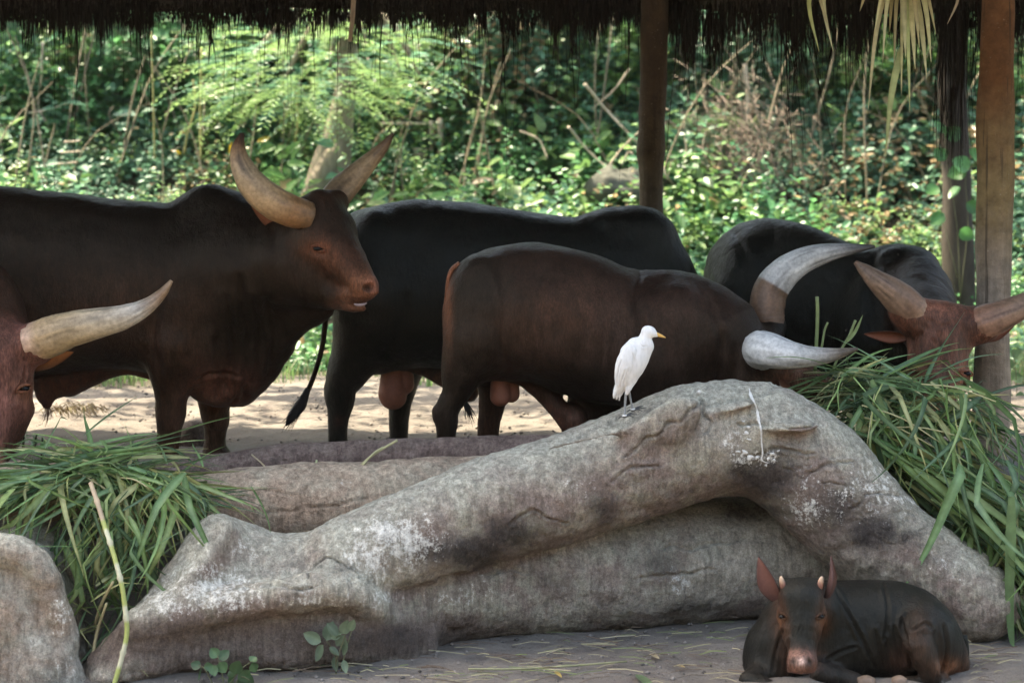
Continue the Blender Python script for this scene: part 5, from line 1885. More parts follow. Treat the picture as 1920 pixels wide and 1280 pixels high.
def grass_edge():
    """real grass blades along the far edge of the bare earth"""
    n = 12000
    y = rg.uniform(13.9, 16.9, n)
    x = rg.uniform(-4.9, 4.9, n)
    k = nz2(x, y, 1.5, 12) * .8 + (y - np.interp(x, [-2.2, -0.6], [14.5, 15.2])) * 1.3 > 0
    x, y = x[k], y[k]
    n = len(x)
    z = terrain(x, y) - 0.02
    L = rg.uniform(0.10, 0.36, n) * (0.8 + 0.5 * nz2(x, y, 2, 5))
    yaw = rg.uniform(0, 2 * np.pi, n)
    lean = rg.uniform(0.1, 0.9, n)
    V = np.zeros((n, 4, 2, 3))
    for s in range(4):
        t = s / 3
        r = L * t * t * lean
        c = np.column_stack([x + np.cos(yaw) * r, y + np.sin(yaw) * r, z + L * t * (1 - 0.25 * lean * t)])
        hw = 0.0055 * (1 - t) + 0.0006
        dv = np.column_stack([-np.sin(yaw), np.cos(yaw), 0 * yaw]) * hw
        V[:, s, 0], V[:, s, 1] = c - dv, c + dv
    b = np.arange(n) * 8
    Q = np.vstack([np.column_stack([b + 2 * s, b + 2 * s + 1, b + 2 * s + 3, b + 2 * s + 2]) for s in range(3)])
    pal = np.array([(0.14, 0.24, 0.08), (0.10, 0.20, 0.07), (0.24, 0.26, 0.12), (0.3, 0.26, 0.15)])
    C = np.repeat(pal[rg.choice(4, n, p=[.4, .35, .15, .1])] * rg.uniform(0.7, 1.3, (n, 1)), 8, axis=0)
    o = obj('grass', V.reshape(-1, 3), Q, M_LEAF, None, C, kind='stuff')
    o['label'] = 'short grass along the far edge of the bare earth'
    o['category'] = 'grass'


grass_edge()


# ---- trees
def crown_mesh(seed, n_br, leaves_per, R, leaf, ratio, feathery=False, hue=(0, 1, 2)):
    """leaf sprays along limbs spread through a crown of radius R centred on the origin"""
    r = np.random.default_rng(seed)
    c = r.normal(0, 1, (n_br, 3))
    c /= np.linalg.norm(c, axis=1)[:, None]
    c *= (R * r.uniform(0.25, 1.0, n_br) ** 0.6)[:, None]
    c[:, 2] *= 0.5
    k = leaves_per
    idx = np.repeat(np.arange(n_br), k)
    d = c / (np.linalg.norm(c, axis=1)[:, None] + 1e-9) + r.normal(0, 0.5, c.shape)
    d[:, 2] *= 0.4
    d /= np.linalg.norm(d, axis=1)[:, None]
    t = np.tile(np.linspace(0, 1, k), n_br)
    ln = r.uniform(0.35, 0.8, n_br)[idx]
    p = c[idx] + d[idx] * (t * ln)[:, None]
    p[:, 2] -= 0.25 * ln * t * t
    side = np.cross(d[idx], np.array([0, 0, 1.0]))
    sg = np.where(np.arange(len(idx)) % 2, 1.0, -1.0)[:, None]
    if feathery:
        ax = side * sg + d[idx] * 0.35 + r.normal(0, 0.12, p.shape)
        jit = 0.0
    else:
        ax = side * sg * 0.8 + d[idx] * 0.5 + r.normal(0, 0.45, p.shape)
        p = p + r.normal(0, 0.08, p.shape)
    up = np.tile([0, -0.15, 1.0], (len(idx), 1)) + r.normal(0, 0.25, p.shape)
    L = r.uniform(leaf[0], leaf[1], len(idx))
    col = GREENS[np.array(hue)[r.integers(0, len(hue), n_br)]][idx] * r.uniform(0.75, 1.3, (n_br, 1))[idx]
    return leaves(p, ax, up, L, L * ratio, col, r), c


def tree(name, label, trunk_pts, radii, crown_c, variant, bark, group=None, limbs=5):
    b = trunk_pts[0]
    T = thing(name, label, 'tree', b, group)
    V, f, t = tube_mesh(trunk_pts, radii, 14, 30, radii[0] * 0.12, int(abs(b[0]) * 10) + 3)
    obj('trunk', V, f, bark, T)
    (v, q, c), cc = variant
    crown_c = np.array(crown_c)
    top = np.array(trunk_pts[-1])
    r = np.random.default_rng(int(abs(b[0] * 31 + b[1] * 7)))
    for i in r.choice(len(cc), limbs, replace=False):
        e = crown_c + cc[i]
        m = (top + e) / 2 + [0, 0, 0.25]
        lv, lf, lt = tube_mesh([top - [0, 0, 0.2], m, e], [radii[-1] * 0.8, radii[-1] * 0.5, 0.012], 7, 10, 0.006)
        obj('limb', lv, lf, bark, T)
    obj('crown', v + crown_c, q, M_LEAF, T, c, smooth=False)
    return T


BROAD = crown_mesh(3, 140, 11, 2.1, (0.10, 0.19), 0.5, hue=(0, 1, 3))
BROAD2 = crown_mesh(4, 85, 11, 1.9, (0.09, 0.17), 0.5, hue=(0, 2, 5))
FEATH = crown_mesh(9, 360, 26, 1.15, (0.05, 0.085), 0.24, True, hue=(4, 5, 4))


def gz(x, y):
    return float(terrain(np.array([x]), np.array([y]))[0])


# the pale buttressed tree seen between the horns of the left bull
yb = 19.7
p0, p1, p2, p3 = P(606, 392, yb), P(622, 300, yb), P(645, 190, yb - .1), P(660, 20, yb - .3)
t1 = tree('feathery_tree', 'pale-barked tree with a flared base and bright feathery leaves behind the left bull', [p0, p1, p2, p3], [.26, .19, .115, .10], P(590, 120, yb - .9), FEATH, M_BARK, limbs=7)
V, f, t = tube_mesh([P(640, 262, yb - .1), P(612, 310, yb - .22), P(588, 360, yb - .32), P(574, 392, yb - .36)], [.06, .10, .10, .07], 10, 14, .015)
obj('buttress', V, f, M_BARK, t1)
tree('dark_tree', 'dark-barked tree behind the hanging straw at upper right', [P(1800, 640, 17.4), P(1792, 300, 17.4), P(1784, 120, 17.4), P(1788, -120, 17.3)], [.15, .13, .125, .12], (3.6, 17.6, 6.4), BROAD, M_BARK2)
SHADE = 'shade trees standing round the shelter'
TL = ['shade tree leaning in from the left, its crown over the bare earth', 'shade tree at the right whose long limb reaches over the middle of the earth', 'shade tree left of the shelter with a long limb reaching over the earth', 'shade tree on the right bank above the undergrowth', 'shade tree right of the shelter, leaning towards the left', 'shade tree far back on the left bank']
for k, (x, y, cx, cy, cz, var) in enumerate(((-7.0, 17.0, -4.4, 16.3, 6.0, BROAD), (7.3, 16.6, 0.6, 15.6, 6.3, BROAD), (-6.7, 14.9, -1.6, 16.1, 6.6, BROAD2), (6.9, 19.0, 3.9, 19.6, 6.8, BROAD2),
                                            (7.2, 15.0, 2.6, 15.8, 6.9, BROAD), (-8.0, 25, -6.3, 23.2, 7.4, BROAD2))):
    z = gz(x, y)
    tree('shade_tree', TL[k], [np.array([x, y, z - .2]), np.array([x * .98, y - .1, z + 2]), np.array([(x * 2 + cx) / 3, (y * 2 + cy) / 3, (z + cz) / 2 + .5])],
         [.16, .13, .10], (cx, cy, cz), var, M_BARK2, SHADE, 6)


# ---- single plants that stand out
def shrub(name, label, px, py_top, d, hgt, hue, leaf, stems, seed, ratio=0.4, spread=0.35, cat='shrub', per=16):
    r = np.random.default_rng(seed)
    x = (px - 960) * d / F
    z = EYE - (py_top - HZ) * d / F - hgt
    T = thing(name, label, cat, (x, d, z))
    n = 1
    parts = []
    st = []
    for k in range(stems):
        bx, by = x + r.normal(0, 0.10), d + r.normal(0, 0.10)
        a, tl = r.uniform(0, 6.28), r.uniform(0.05, spread)
        L = hgt * r.uniform(0.7, 1.05)
        tip = np.array([bx + math.cos(a) * tl * L, by + math.sin(a) * tl * L, z + L * math.cos(tl)])
        V, f, t = tube_mesh([(bx, by, z - .05), (np.array([bx, by, z]) + tip) / 2, tip], [.01, .008, .003], 5, 7)
        obj('stem', V, f, M_BARK2, T)
        t = np.linspace(0.25, 1, per)
        pos = np.array([bx, by, z]) * (1 - t)[:, None] + tip * t[:, None]
        ph = np.arange(per) * 2.4 + r.uniform(0, 6)
        for rep in range(3):
            ax = np.column_stack([np.cos(ph + rep * 2.1), np.sin(ph + rep * 2.1), 0.35 + 0.3 * r.normal(0, 1, per)])
            Ls = r.uniform(leaf[0], leaf[1], per) * (1.15 - 0.5 * t)
            col = GREENS[np.full(per, hue)] * r.uniform(0.85, 1.5, (per, 1))
            parts.append(leaves(pos, ax, np.tile([0, -.2, 1.0], (per, 1)), Ls, Ls * ratio, col, r))
    V, Q, C = merge(parts)
    obj('foliage', V, Q, M_LEAF, T, C, smooth=False)
    return T


shrub('leafy_shrub', 'bright yellow-green upright shrub behind the left bull\'s back, nearer its hump', 322, 318, 16.9, 1.35, 4, (0.07, 0.12), 13, 1)
shrub('leafy_shrub', 'bright yellow-green shrub behind the left bull\'s back at the left edge of the photo', 8, 305, 17.0, 1.4, 4, (0.06, 0.1), 11, 2)
shrub('leafy_shrub', 'pale green bushy shrub behind the left bull\'s back', 130, 300, 18.0, 1.3, 5, (0.06, 0.1), 10, 3, 0.5)
shrub('leafy_shrub', 'low bright green weed on the earth seen under the left bull\'s belly', 268, 690, 15.4, 0.36, 2, (0.07, 0.11), 7, 4, 0.45, 0.6, 'weed', 8)
shrub('leafy_shrub', 'small dark green weed beside the muzzle of the left-edge bull', 30, 806, 11.6, 0.14, 0, (0.03, 0.05), 5, 5, 0.7, 0.7, 'weed', 6)


def leaf_mesh(tip_from, tip_to, width, up, bend=0.08, n=8, fold=0.25, round_=0.8):
    A, B = np.array(tip_from, float), np.array(tip_to, float)
    ax = B - A
    L = np.linalg.norm(ax)
    ax /= L
    up = np.array(up, float)
    sd = np.cross(ax, up)
    sd /= np.linalg.norm(sd)
    nr = np.cross(sd, ax)
    V, f = [], []
    for i in range(n):
        u = i / (n - 1)
        w = width * (math.sin(math.pi * u ** round_) ** 0.75 if 0 < u < 1 else 0) + 0.0005
        for v in (-1, -.5, 0, .5, 1):
            V.append(A + ax * L * u + sd * v * w + nr * (abs(v) * w * fold - bend * L * math.sin(u * 2.6)))
    for i in range(n - 1):
        for j in range(4):
            a = i * 5 + j
            f.append([a, a + 1, a + 6, a + 5])
    return np.array(V), np.array(f)


M_GSTEM = mat_plain('green_stem', (0.13, 0.13, 0.07), 0.7, 0.2, 0.3, 20, 0)


def leafy_plant(name, label, cat, d, stems, lvs, col, mat=M_LEAF, up=(0, -1, .7), grow=1.0):
    T = thing(name, label, cat, P(stems[0][0][0], stems[0][0][1], d))
    for s in stems:
        V, f, t = tube_mesh([P(a, b, d) for a, b in s], np.linspace(.0035, .0018, len(s)), 6, 10)
        obj('stem', V, f, M_GSTEM, T)
    for (x0, y0, x1, y1, w) in lvs:
        dd = random.uniform(-.05, .05)
        c = np.array(col) * random.uniform(0.75, 1.3)
        u = np.array(up) + np.random.default_rng(int(x0 + y0)).normal(0, .35, 3)
        cx_, cy_ = (x1 - x0) * grow, (y1 - y0) * grow
        V, Q = leaf_mesh(P(x0, y0, d + dd * .3), P(x0 + cx_, y0 + cy_, d + dd), w * grow * d / F, u)
        C = np.tile(c, (len(V), 1))
        C[2::5] *= 1.25
        obj('leaf', V, Q, mat, T, C)
    return T


leafy_plant('seedling', 'small leafy seedling growing at the foot of the trunk, the taller of two', 'seedling', 8.98,
            [[(630, 1262), (628, 1225), (612, 1200)], [(630, 1240), (642, 1205), (652, 1178)], [(640, 1258), (648, 1220), (660, 1180)]],
            [(602, 1203, 576, 1190, 9), (606, 1208, 594, 1232, 10), (612, 1200, 622, 1172, 10), (634, 1190, 618, 1172, 8), (642, 1188, 650, 1168, 8), (646, 1190, 634, 1206, 8), (650, 1200, 644, 1222, 7),
             (618, 1212, 632, 1224, 6), (626, 1230, 630, 1252, 5), (644, 1236, 648, 1256, 5), (655, 1182, 662, 1166, 6), (620, 1195, 636, 1188, 6)], (0.17, 0.23, 0.14), grow=1.3)
leafy_plant('seedling', 'low leafy seedling on the earth left of the taller one', 'seedling', 8.86,
            [[(420, 1284), (415, 1255), (408, 1228)], [(430, 1284), (450, 1255), (474, 1238)], [(400, 1284), (385, 1255), (372, 1246)], [(440, 1284), (452, 1268), (470, 1275)]],
            [(408, 1232, 398, 1218, 8), (410, 1236, 425, 1222, 8), (412, 1240, 420, 1256, 9), (398, 1246, 402, 1262, 7), (376, 1250, 362, 1244, 7), (376, 1252, 374, 1272, 8), (382, 1250, 396, 1248, 6),
             (446, 1256, 430, 1262, 9), (452, 1256, 462, 1272, 10), (470, 1240, 478, 1232, 7), (472, 1242, 478, 1256, 7), (440, 1270, 428, 1284, 12), (446, 1270, 470, 1284, 13), (438, 1262, 446, 1244, 10)], (0.085, 0.16, 0.07), grow=1.3)
leafy_plant('broadleaf_plant', 'broad-leaved plant with big bright leaves just left of the right wooden post', 'plant', 16.6,
            [[(1800, 560), (1795, 430), (1775, 300), (1770, 245)], [(1800, 560), (1815, 420), (1810, 330), (1828, 310)], [(1795, 520), (1770, 420), (1750, 330)]],
            [(1775, 262, 1800, 238, 17), (1770, 250, 1752, 226, 15), (1818, 318, 1786, 298, 22), (1812, 318, 1776, 330, 17), (1826, 300, 1842, 282, 20), (1774, 300, 1752, 278, 15), (1800, 350, 1778, 372, 17), (1760, 350, 1736, 362, 14), (1812, 380, 1840, 398, 14), (1770, 400, 1745, 420, 14), (1800, 430, 1825, 448, 14)], (0.06, 0.17, 0.05))
leafy_plant('broadleaf_plant', 'pale-leaved plant standing right of the wooden post at the photo edge', 'plant', 14.2,
            [[(1908, 780), (1905, 700), (1900, 660)], [(1905, 780), (1892, 720), (1888, 690)]],
            [(1900, 670, 1880, 662, 13), (1900, 672, 1916, 655, 13), (1892, 696, 1874, 700, 13), (1898, 712, 1918, 704, 14), (1896, 735, 1880, 748, 12), (1904, 740, 1922, 750, 12), (1890, 690, 1896, 672, 10)], (0.11, 0.19, 0.09))

# ---- dead wood, fence, stones in the jungle
DB = 'dead branches on the bank'
BR = [('crooked pale dead branch looping high beside the dark post', 20.6, [(1396, 120), (1402, 190), (1388, 262), (1352, 330), (1330, 400)], 8),
      ('pale dead branch curling left in a loop near the dark post', 20.4, [(1398, 240), (1360, 244), (1310, 236), (1275, 228), (1268, 250), (1282, 278)], 4.5),
      ('thin dead branch arching over the loop beside the dark post', 20.5, [(1400, 236), (1350, 218), (1310, 218), (1280, 210), (1262, 236)], 3.2),
      ('dead branch slanting down to the left below the looped one', 20.3, [(1390, 268), (1350, 292), (1310, 300), (1272, 330), (1250, 362)], 4),
      ('long straight dead stick leaning left of the dark post', 19.9, [(1096, 158), (1140, 210), (1190, 262), (1225, 300)], 5),
      ('thin dead stick crossing the long one left of the dark post', 20.0, [(1180, 130), (1150, 170), (1110, 205)], 4),
      ('dead stick leaning steeply left beside the grey boulder', 19.6, [(1066, 238), (1100, 280), (1146, 322)], 4.5),
      ('short arched dead stick in the leaves above the black bull', 19.9, [(975, 246), (1010, 262), (1026, 296)], 3.5),
      ('dead stick rising right from the boulder to the post', 19.5, [(1138, 318), (1165, 280), (1200, 246), (1226, 225)], 3.6),
      ('bent dead twig curling above the boulder', 19.5, [(1165, 310), (1180, 285), (1196, 300), (1210, 262)], 2.8),
      ('drooping dead stem hanging at the left edge of the jungle', 20.5, [(80, 80), (78, 140), (72, 200), (92, 240), (94, 280)], 3.4),
      ('dead branch lying flat in the left leaves', 20.4, [(55, 212), (90, 206), (140, 190)], 3.2),
      ('thin brown trunk leaning beside the pale tree at left', 21.2, [(428, 60), (432, 130), (430, 200), (440, 260)], 8),
      ('twisted dead stem right of the pale tree', 20.6, [(690, 110), (704, 150), (680, 190), (716, 240), (712, 300)], 4),
      ('dead stick slanting behind the right bull at upper right', 20.8, [(1480, 150), (1470, 190), (1440, 232)], 3.5),
      ('short dead stick under the boulder side of the post', 19.3, [(1236, 300), (1250, 330), (1266, 350)], 4)]
for lab, d, pts, r in BR:
    V, f, t = tube_mesh([P(a, b, d + random.uniform(-.12, .12)) for a, b in pts], np.linspace(r, r * .4, len(pts)) * .62 * d / F, 7, 24, 0.006, int(pts[0][0]))
    tag(obj('dead_branch', V, f, M_STICK), lab, 'branch', DB)


def twigs():
    n = 1100
    x = 1385 + rg.normal(0, 62, n)
    y = 285 + rg.normal(0, 64, n)
    d = 19.9 + rg.normal(0, 0.3, n)
    V, Q = [], []
    for i in range(n):
        a = rg.uniform(0, 6.28)
        L = rg.uniform(14, 80)
        c = catmull([P(x[i], y[i], d[i]), P(x[i] + math.cos(a) * L * .5 + rg.normal(0, 6), y[i] + math.sin(a) * L * .5 + rg.normal(0, 6), d[i] - .1), P(x[i] + math.cos(a) * L, y[i] + math.sin(a) * L + 6, d[i] + rg.normal(0, .15))], 5)
        w = rg.uniform(.0012, .0032)
        b = len(V)
        for k, p in enumerate(c):
            V += [p - [w, 0, w * .5], p + [w, 0, w * .5]]
            if k:
                Q.append([b + 2 * k - 2, b + 2 * k - 1, b + 2 * k + 1, b + 2 * k])
    o = obj('dry_brush', np.array(V), np.array(Q), mat_plain('dry_twig', (0.25, 0.19, 0.15), .85, .2, .45, 12, 0), None, kind='stuff')
    o['label'] = 'tangle of dry pinkish brown twigs on the bank right of the dark post'
    o['category'] = 'brush'


twigs()
rock('boulder', 'grey boulder half hidden in leaves left of the dark post', [('ell', dict(c=(1150, 356, 0), r=(58, 40, 0.3), k=0.05)), ('ell', dict(c=(1190, 352, .1), r=(40, 34, 0.25), k=0.05))],
     19.4, mat_plain('mossy_stone', (0.085, 0.085, 0.07), .9, .1, .45, 6, .03), [(0.13, 2.6, 35), (0.04, 8, 6)], top=0.7, vox=0.03)
VN = 'vines hanging down from the trees'
for k, (lab, d, pts, r) in enumerate((('yellowish thin vine hanging straight down left of the pale tree', 19.5, [(378, 90), (376, 200), (377, 300)], 2.4),
                        ('pale curved vine hanging near the yellowish one', 20, [(362, 150), (366, 200), (352, 250), (345, 290)], 2.0),
                        ('golden bamboo-like stem behind the left bull\'s horns', 20.3, [(556, 170), (558, 230), (553, 268)], 3.0),
                        ('thin vine above the left bull\'s back', 18.5, [(284, 60), (288, 200), (290, 300)], 1.6))):
    V, f, t = tube_mesh([P(a, b, d) for a, b in pts], np.full(len(pts), r * d / F), 6, 20, 0.002)
    tag(obj('hanging_vine', V, f, mat_plain('vine_skin', (0.28, 0.25, 0.10), .7, .2, .3, 20, 0.002)), lab, 'vine', VN)


def old_fence():
    d = 20.4
    T = thing('old_fence', 'old weathered wooden gate frame with a lattice panel among the leaves', 'fence', P(800, 340, d))
    for nm, a, b, r in (('post', (806, 340), (808, 226), 4), ('post', (824, 340), (825, 222), 5), ('rail', (712, 232), (812, 232), 3), ('rail', (700, 306), (796, 318), 4), ('post', (706, 380), (708, 296), 4)):
        V, f, t = tube_mesh([P(*a, d), P((a[0] + b[0]) / 2 + 1, (a[1] + b[1]) / 2, d), P(*b, d)], [r * d / F] * 3, 8, 12, .006, int(a[0]))
        obj(nm, V, f, M_STICK, T)
    for k in range(6):
        x = 776 + k * 4.4
        V, f, t = tube_mesh([P(x, 322, d - .05), P(x, 276, d - .05)], [1.1 * d / F] * 2, 5)
        obj('slat', V, f, M_STICK, T)
    for k in range(5):
        y = 280 + k * 9
        V, f, t = tube_mesh([P(773, y, d - .07), P(801, y + 1, d - .07)], [1.0 * d / F] * 2, 5)
        obj('slat', V, f, M_STICK, T)


old_fence()
for k, (a, b, lab) in enumerate((((120, 267), (151, 264), 'uppermost of three thin pale sticks lying level in the leaves at left'), ((114, 287), (152, 284), 'middle one of three thin pale sticks lying level in the leaves at left'), ((106, 308), (148, 304), 'lowest of three thin pale sticks lying level in the leaves at left'))):
    V, f, t = tube_mesh([P(*a, 19.6), P(*b, 19.6)], [.011, .009], 7, 8, .002)
    tag(obj('pale_stick', V, f, M_STICK), lab, 'stick', 'three level sticks in the leaves')
for (a, b, w, lab) in (((482, 266), (506, 256), 6, 'larger yellow fallen leaf lying on the bank between the horns of the left bull'), ((430, 290), (434, 266), 4, 'small yellow leaf left of the near horn tip of the left bull'), ((330, 282), (340, 290), 3, 'tiny yellow leaf in the greenery above the left bull\'s back')):
    V, Q = leaf_mesh(P(*a, 19.0), P(*b, 19.0), w * 19.0 / F, (0, -1, .8))
    tag(obj('yellow_leaf', V, Q, M_LEAF, None, np.tile((0.55, 0.36, 0.03), (len(V), 1))), lab, 'leaf')


# ------------------------------------------------------------------ cut grass piles
def blade_proto(k, col, pitch, droop, twist, width, kink=None):
    n = 9
    t = np.linspace(0, 1, n)
    a = pitch - droop * t ** 1.4
    if kink:
        a = a - kink[1] * (t > kink[0])
    dx, dz = np.cos(a) / (n - 1), np.sin(a) / (n - 1)
    c = np.column_stack([np.concatenate([[0], np.cumsum(dx[:-1])]), 0.05 * np.sin(t * 3 + k) * t, np.concatenate([[0], np.cumsum(dz[:-1])])])
    T = np.column_stack([np.cos(a), 0 * a, np.sin(a)])
    up = np.column_stack([-np.sin(a), 0 * a, np.cos(a)])
    tw = twist * t + 0.3 * math.sin(k)
    sd = np.cos(tw)[:, None] * np.array([0, 1.0, 0]) + np.sin(tw)[:, None] * up
    nr = np.cross(T, sd)
    w = width * np.minimum(1, 0.5 + t * 4) * (1 - t ** 1.8) + 0.0008
    V = np.stack([c - sd * w[:, None] + nr * (w * .45)[:, None], c, c + sd * w[:, None] + nr * (w * .45)[:, None]], axis=1).reshape(-1, 3)
    fade = (1 + 0.5 * (t > 0.92))[:, None]
    cc = np.array(col) * fade
    C = np.stack([cc, np.clip(cc * 1.0 + np.array([.10, .13, .08]), 0, 1), cc * 0.92], axis=1).reshape(-1, 3)
    b = np.arange(n - 1)[:, None] * 3
    Q = np.vstack([np.hstack([b, b + 1, b + 4, b + 3]), np.hstack([b + 1, b + 2, b + 5, b + 4])])
    return V, Q, C


GCOL = [(0.085, 0.165, 0.055), (0.13, 0.225, 0.06), (0.05, 0.11, 0.05), (0.18, 0.25, 0.085), (0.10, 0.18, 0.085), (0.32, 0.31, 0.13)]
PROTO = []
for k in range(30):
    r_ = random.Random(k)
    PROTO.append(blade_proto(k, np.array(GCOL[k % 6]) * r_.uniform(.8, 1.15), r_.uniform(-0.05, 0.25), r_.uniform(0.05, 0.9), r_.uniform(-1.2, 1.2), r_.uniform(0.013, 0.028),
                             (r_.uniform(.3, .7), r_.uniform(.4, 1.3)) if k % 4 == 1 else None))
PMESH = [make_mesh('grass_blade', v, q, M_BLADE, c) for v, q, c in PROTO]
HANG = []
for k in range(18):
    r_ = random.Random(100 + k)
    HANG.append(blade_proto(k, np.array(GCOL[k % 6]) * r_.uniform(.8, 1.15), r_.uniform(0.0, 0.5), r_.uniform(0.5, 1.0), r_.uniform(-0.8, 0.8), r_.uniform(0.015, 0.033), (r_.uniform(.1, .45), r_.uniform(.5, 1.1))))
    # hanging: turn down fast
HMESH = [make_mesh('grass_blade', v, q, M_BLADE, c) for v, q, c in HANG]


STR = []
for k in range(24):
    r_ = random.Random(300 + k)
    STR.append(blade_proto(k, np.array(GCOL[k % 6]) * r_.uniform(.8, 1.45), r_.uniform(-0.03, 0.1), r_.uniform(0.02, 0.4), r_.uniform(-1.6, 1.6), r_.uniform(0.013, 0.029), (r_.uniform(.4, .8), r_.uniform(.3, 1.5)) if k % 5 == 1 else None))
SMESH = [make_mesh('grass_blade', v, q, M_BLADE, c) for v, q, c in STR]


def put_blade(T, px, py, d, yaw, pitch, s, hang=False, rg_=random):
    o = bpy.data.objects.new('grass_blade', rg_.choice(HMESH if hang is True else SMESH if hang == 's' else PMESH))
    COL.objects.link(o)
    o.parent = T
    o.location = P(px, py, d) - wloc(T)
    o.rotation_mode = 'ZYX'
    o.rotation_euler = Matrix.Rotation(math.radians(yaw), 3, 'Z').to_4x4().to_3x3().__matmul__(Matrix.Rotation(-math.radians(pitch), 3, 'Y')).__matmul__(Matrix.Rotation(rg_.uniform(-1.3, 1.3), 3, 'X')).to_euler('ZYX')
    o.scale = (s, s * rg_.uniform(.85, 1.2), s)
    return o


def mass(T, spec, name='grass_mass'):
    """short blades filling the heart of a pile, one joined part"""
    parts = []
    for (px, py, d, sx, sy, sd, yaw0, yaws, n, s0, s1, pit) in spec:
        for i in range(n):
            v, q, c = random.choice(PROTO + STR)
            M_ = (Matrix.Rotation(math.radians(yaw0 + random.uniform(-yaws, yaws)), 3, 'Z') @ Matrix.Rotation(-math.radians(random.uniform(*pit)), 3, 'Y') @ Matrix.Rotation(random.uniform(-.8, .8), 3, 'X'))
            s = random.uniform(s0, s1)
            b = P(px + random.gauss(0, sx), py + random.gauss(0, sy), d + random.gauss(0, sd))
            parts.append(((v * s) @ np.array(M_).T + b, q, c * random.uniform(.5, 1.1)))
    V, Q, C = merge(parts)
    o = obj(name, V, Q, M_BLADE, T, C)
    o['kind'] = 'stuff'


def left_pile():
    T = thing('cut_grass_pile', 'pile of cut green grass blades spilling over the rocks at left', 'grass pile', P(180, 960, 9.6))
    R = random.Random(5)
    # yaw: 0 = right, 90 = away, -90 = towards the viewer, 180 = left
    for i in range(70):      # crown of the heap
        px = R.gauss(190, 60)
        put_blade(T, px, R.gauss(862, 20) + abs(px - 180) * .16, 9.62 + R.uniform(-.18, .2), R.uniform(0, 360), R.uniform(-10, 20), R.uniform(.32, .6), 's', R)
    for i in range(52):      # sprays to the right
        put_blade(T, R.uniform(170, 330), R.uniform(870, 915), 9.5 + R.uniform(-.15, .15), R.uniform(-60, 15), R.uniform(-38, -4), R.uniform(.35, .65), 's', R)
    for i in range(52):      # sprays to the left
        put_blade(T, R.uniform(60, 220), R.uniform(880, 920), 9.5 + R.uniform(-.15, .15), R.uniform(160, 235), R.uniform(-32, 4), R.uniform(.4, .8), 's', R)
    for i in range(46):      # hanging down the front
        put_blade(T, R.uniform(10, 350), R.uniform(885, 935), 9.38 + R.uniform(-.12, .1), R.uniform(-150, -20), R.uniform(-50, -10), R.uniform(.4, .75), True, R)
    for i in range(20):      # long ones in the gap between the rocks
        put_blade(T, R.uniform(110, 270), R.uniform(960, 1030), 9.25 + R.uniform(-.1, .1), R.uniform(-130, -40), R.uniform(-75, -45), R.uniform(.5, .8), True, R)
    for i in range(14):
        put_blade(T, R.uniform(150, 230), R.uniform(1060, 1130), 9.1 + R.uniform(-.06, .1), R.uniform(-20, 60), R.uniform(20, 60), R.uniform(.35, .6), False, R)
    mass(T, [(190, 890, 9.62, 75, 16, .12, 0, 180, 200, .3, .55, (-20, 20)), (60, 915, 9.62, 50, 14, .12, 200, 70, 90, .3, .5, (-30, 10)), (300, 920, 9.58, 50, 16, .1, -20, 60, 80, .3, .5, (-40, 5)),
             (190, 940, 9.45, 60, 16, .06, -90, 80, 34, .3, .5, (-80, -30)), (180, 1150, 9.2, 26, 40, .06, -60, 160, 36, .2, .35, (-40, 60))])
    for i in range(26):
        a = R.uniform(0, 360)
        x0, y0 = R.uniform(60, 340), R.uniform(880, 930)
        x1 = x0 + R.uniform(-110, 110)
        y1 = y0 + R.uniform(20, 190)
        d0 = 9.36 + R.uniform(-.08, .08)
        V, f, t = tube_mesh([P(x0, y0, d0), P((x0 + x1) / 2 + R.uniform(-10, 10), (y0 + y1) / 2 - 10, d0 - .08), P(x1, y1, d0 - .08)], [.004, .004, .003], 6, 7)
        obj('stalk', V, f, M_CANE, T, np.tile(R.choice([(0.3, 0.32, 0.12), (0.4, 0.36, 0.2), (0.2, 0.28, 0.1)]), (len(V), 1)))
    # stout cut cane with nodes
    CN = thing('cane_stalk', 'pale yellow-green jointed cane stalk hanging down from the left grass pile', 'cane', P(215, 1280, 8.9))
    pts = [(170, 905, 9.2), (182, 940, 9.12), (196, 985, 9.05), (208, 1022, 8.98), (219, 1060, 8.92), (229, 1100, 8.88), (235, 1145, 8.85), (238, 1185, 8.83), (229, 1230, 8.8), (212, 1290, 8.76)]
    w = catmull(np.array([P(*p) for p in pts]), 64)
    rad = np.full(64, 0.0115)
    for k in (7, 20, 32, 44, 55):
        rad[k] = 0.0155
    V, f, t = tube_mesh(w, rad, 10)
    C = np.where((np.clip((t - .05), 0, 1) * 5.1 % 1.0)[:, None] > .45, (0.30, 0.33, 0.10), (0.46, 0.44, 0.30))
    C[t < .2] = (0.4, 0.3, 0.2)
    obj('stalk', V, f, M_CANE, CN, C)
    for (a, b) in (((212, 1090, 9.0), (178, 1170, 9.1)), ((200, 1130, 9.02), (172, 1240, 9.0))):
        V, f, t = tube_mesh([P(*a), P((a[0] + b[0]) / 2 - 4, (a[1] + b[1]) / 2, 9.05), P(*b)], [.006, .008, .007], 8, 12)
        obj('side_shoot', V, f, M_CANE, CN, np.tile((0.36, 0.31, 0.17), (len(V), 1)))


left_pile()


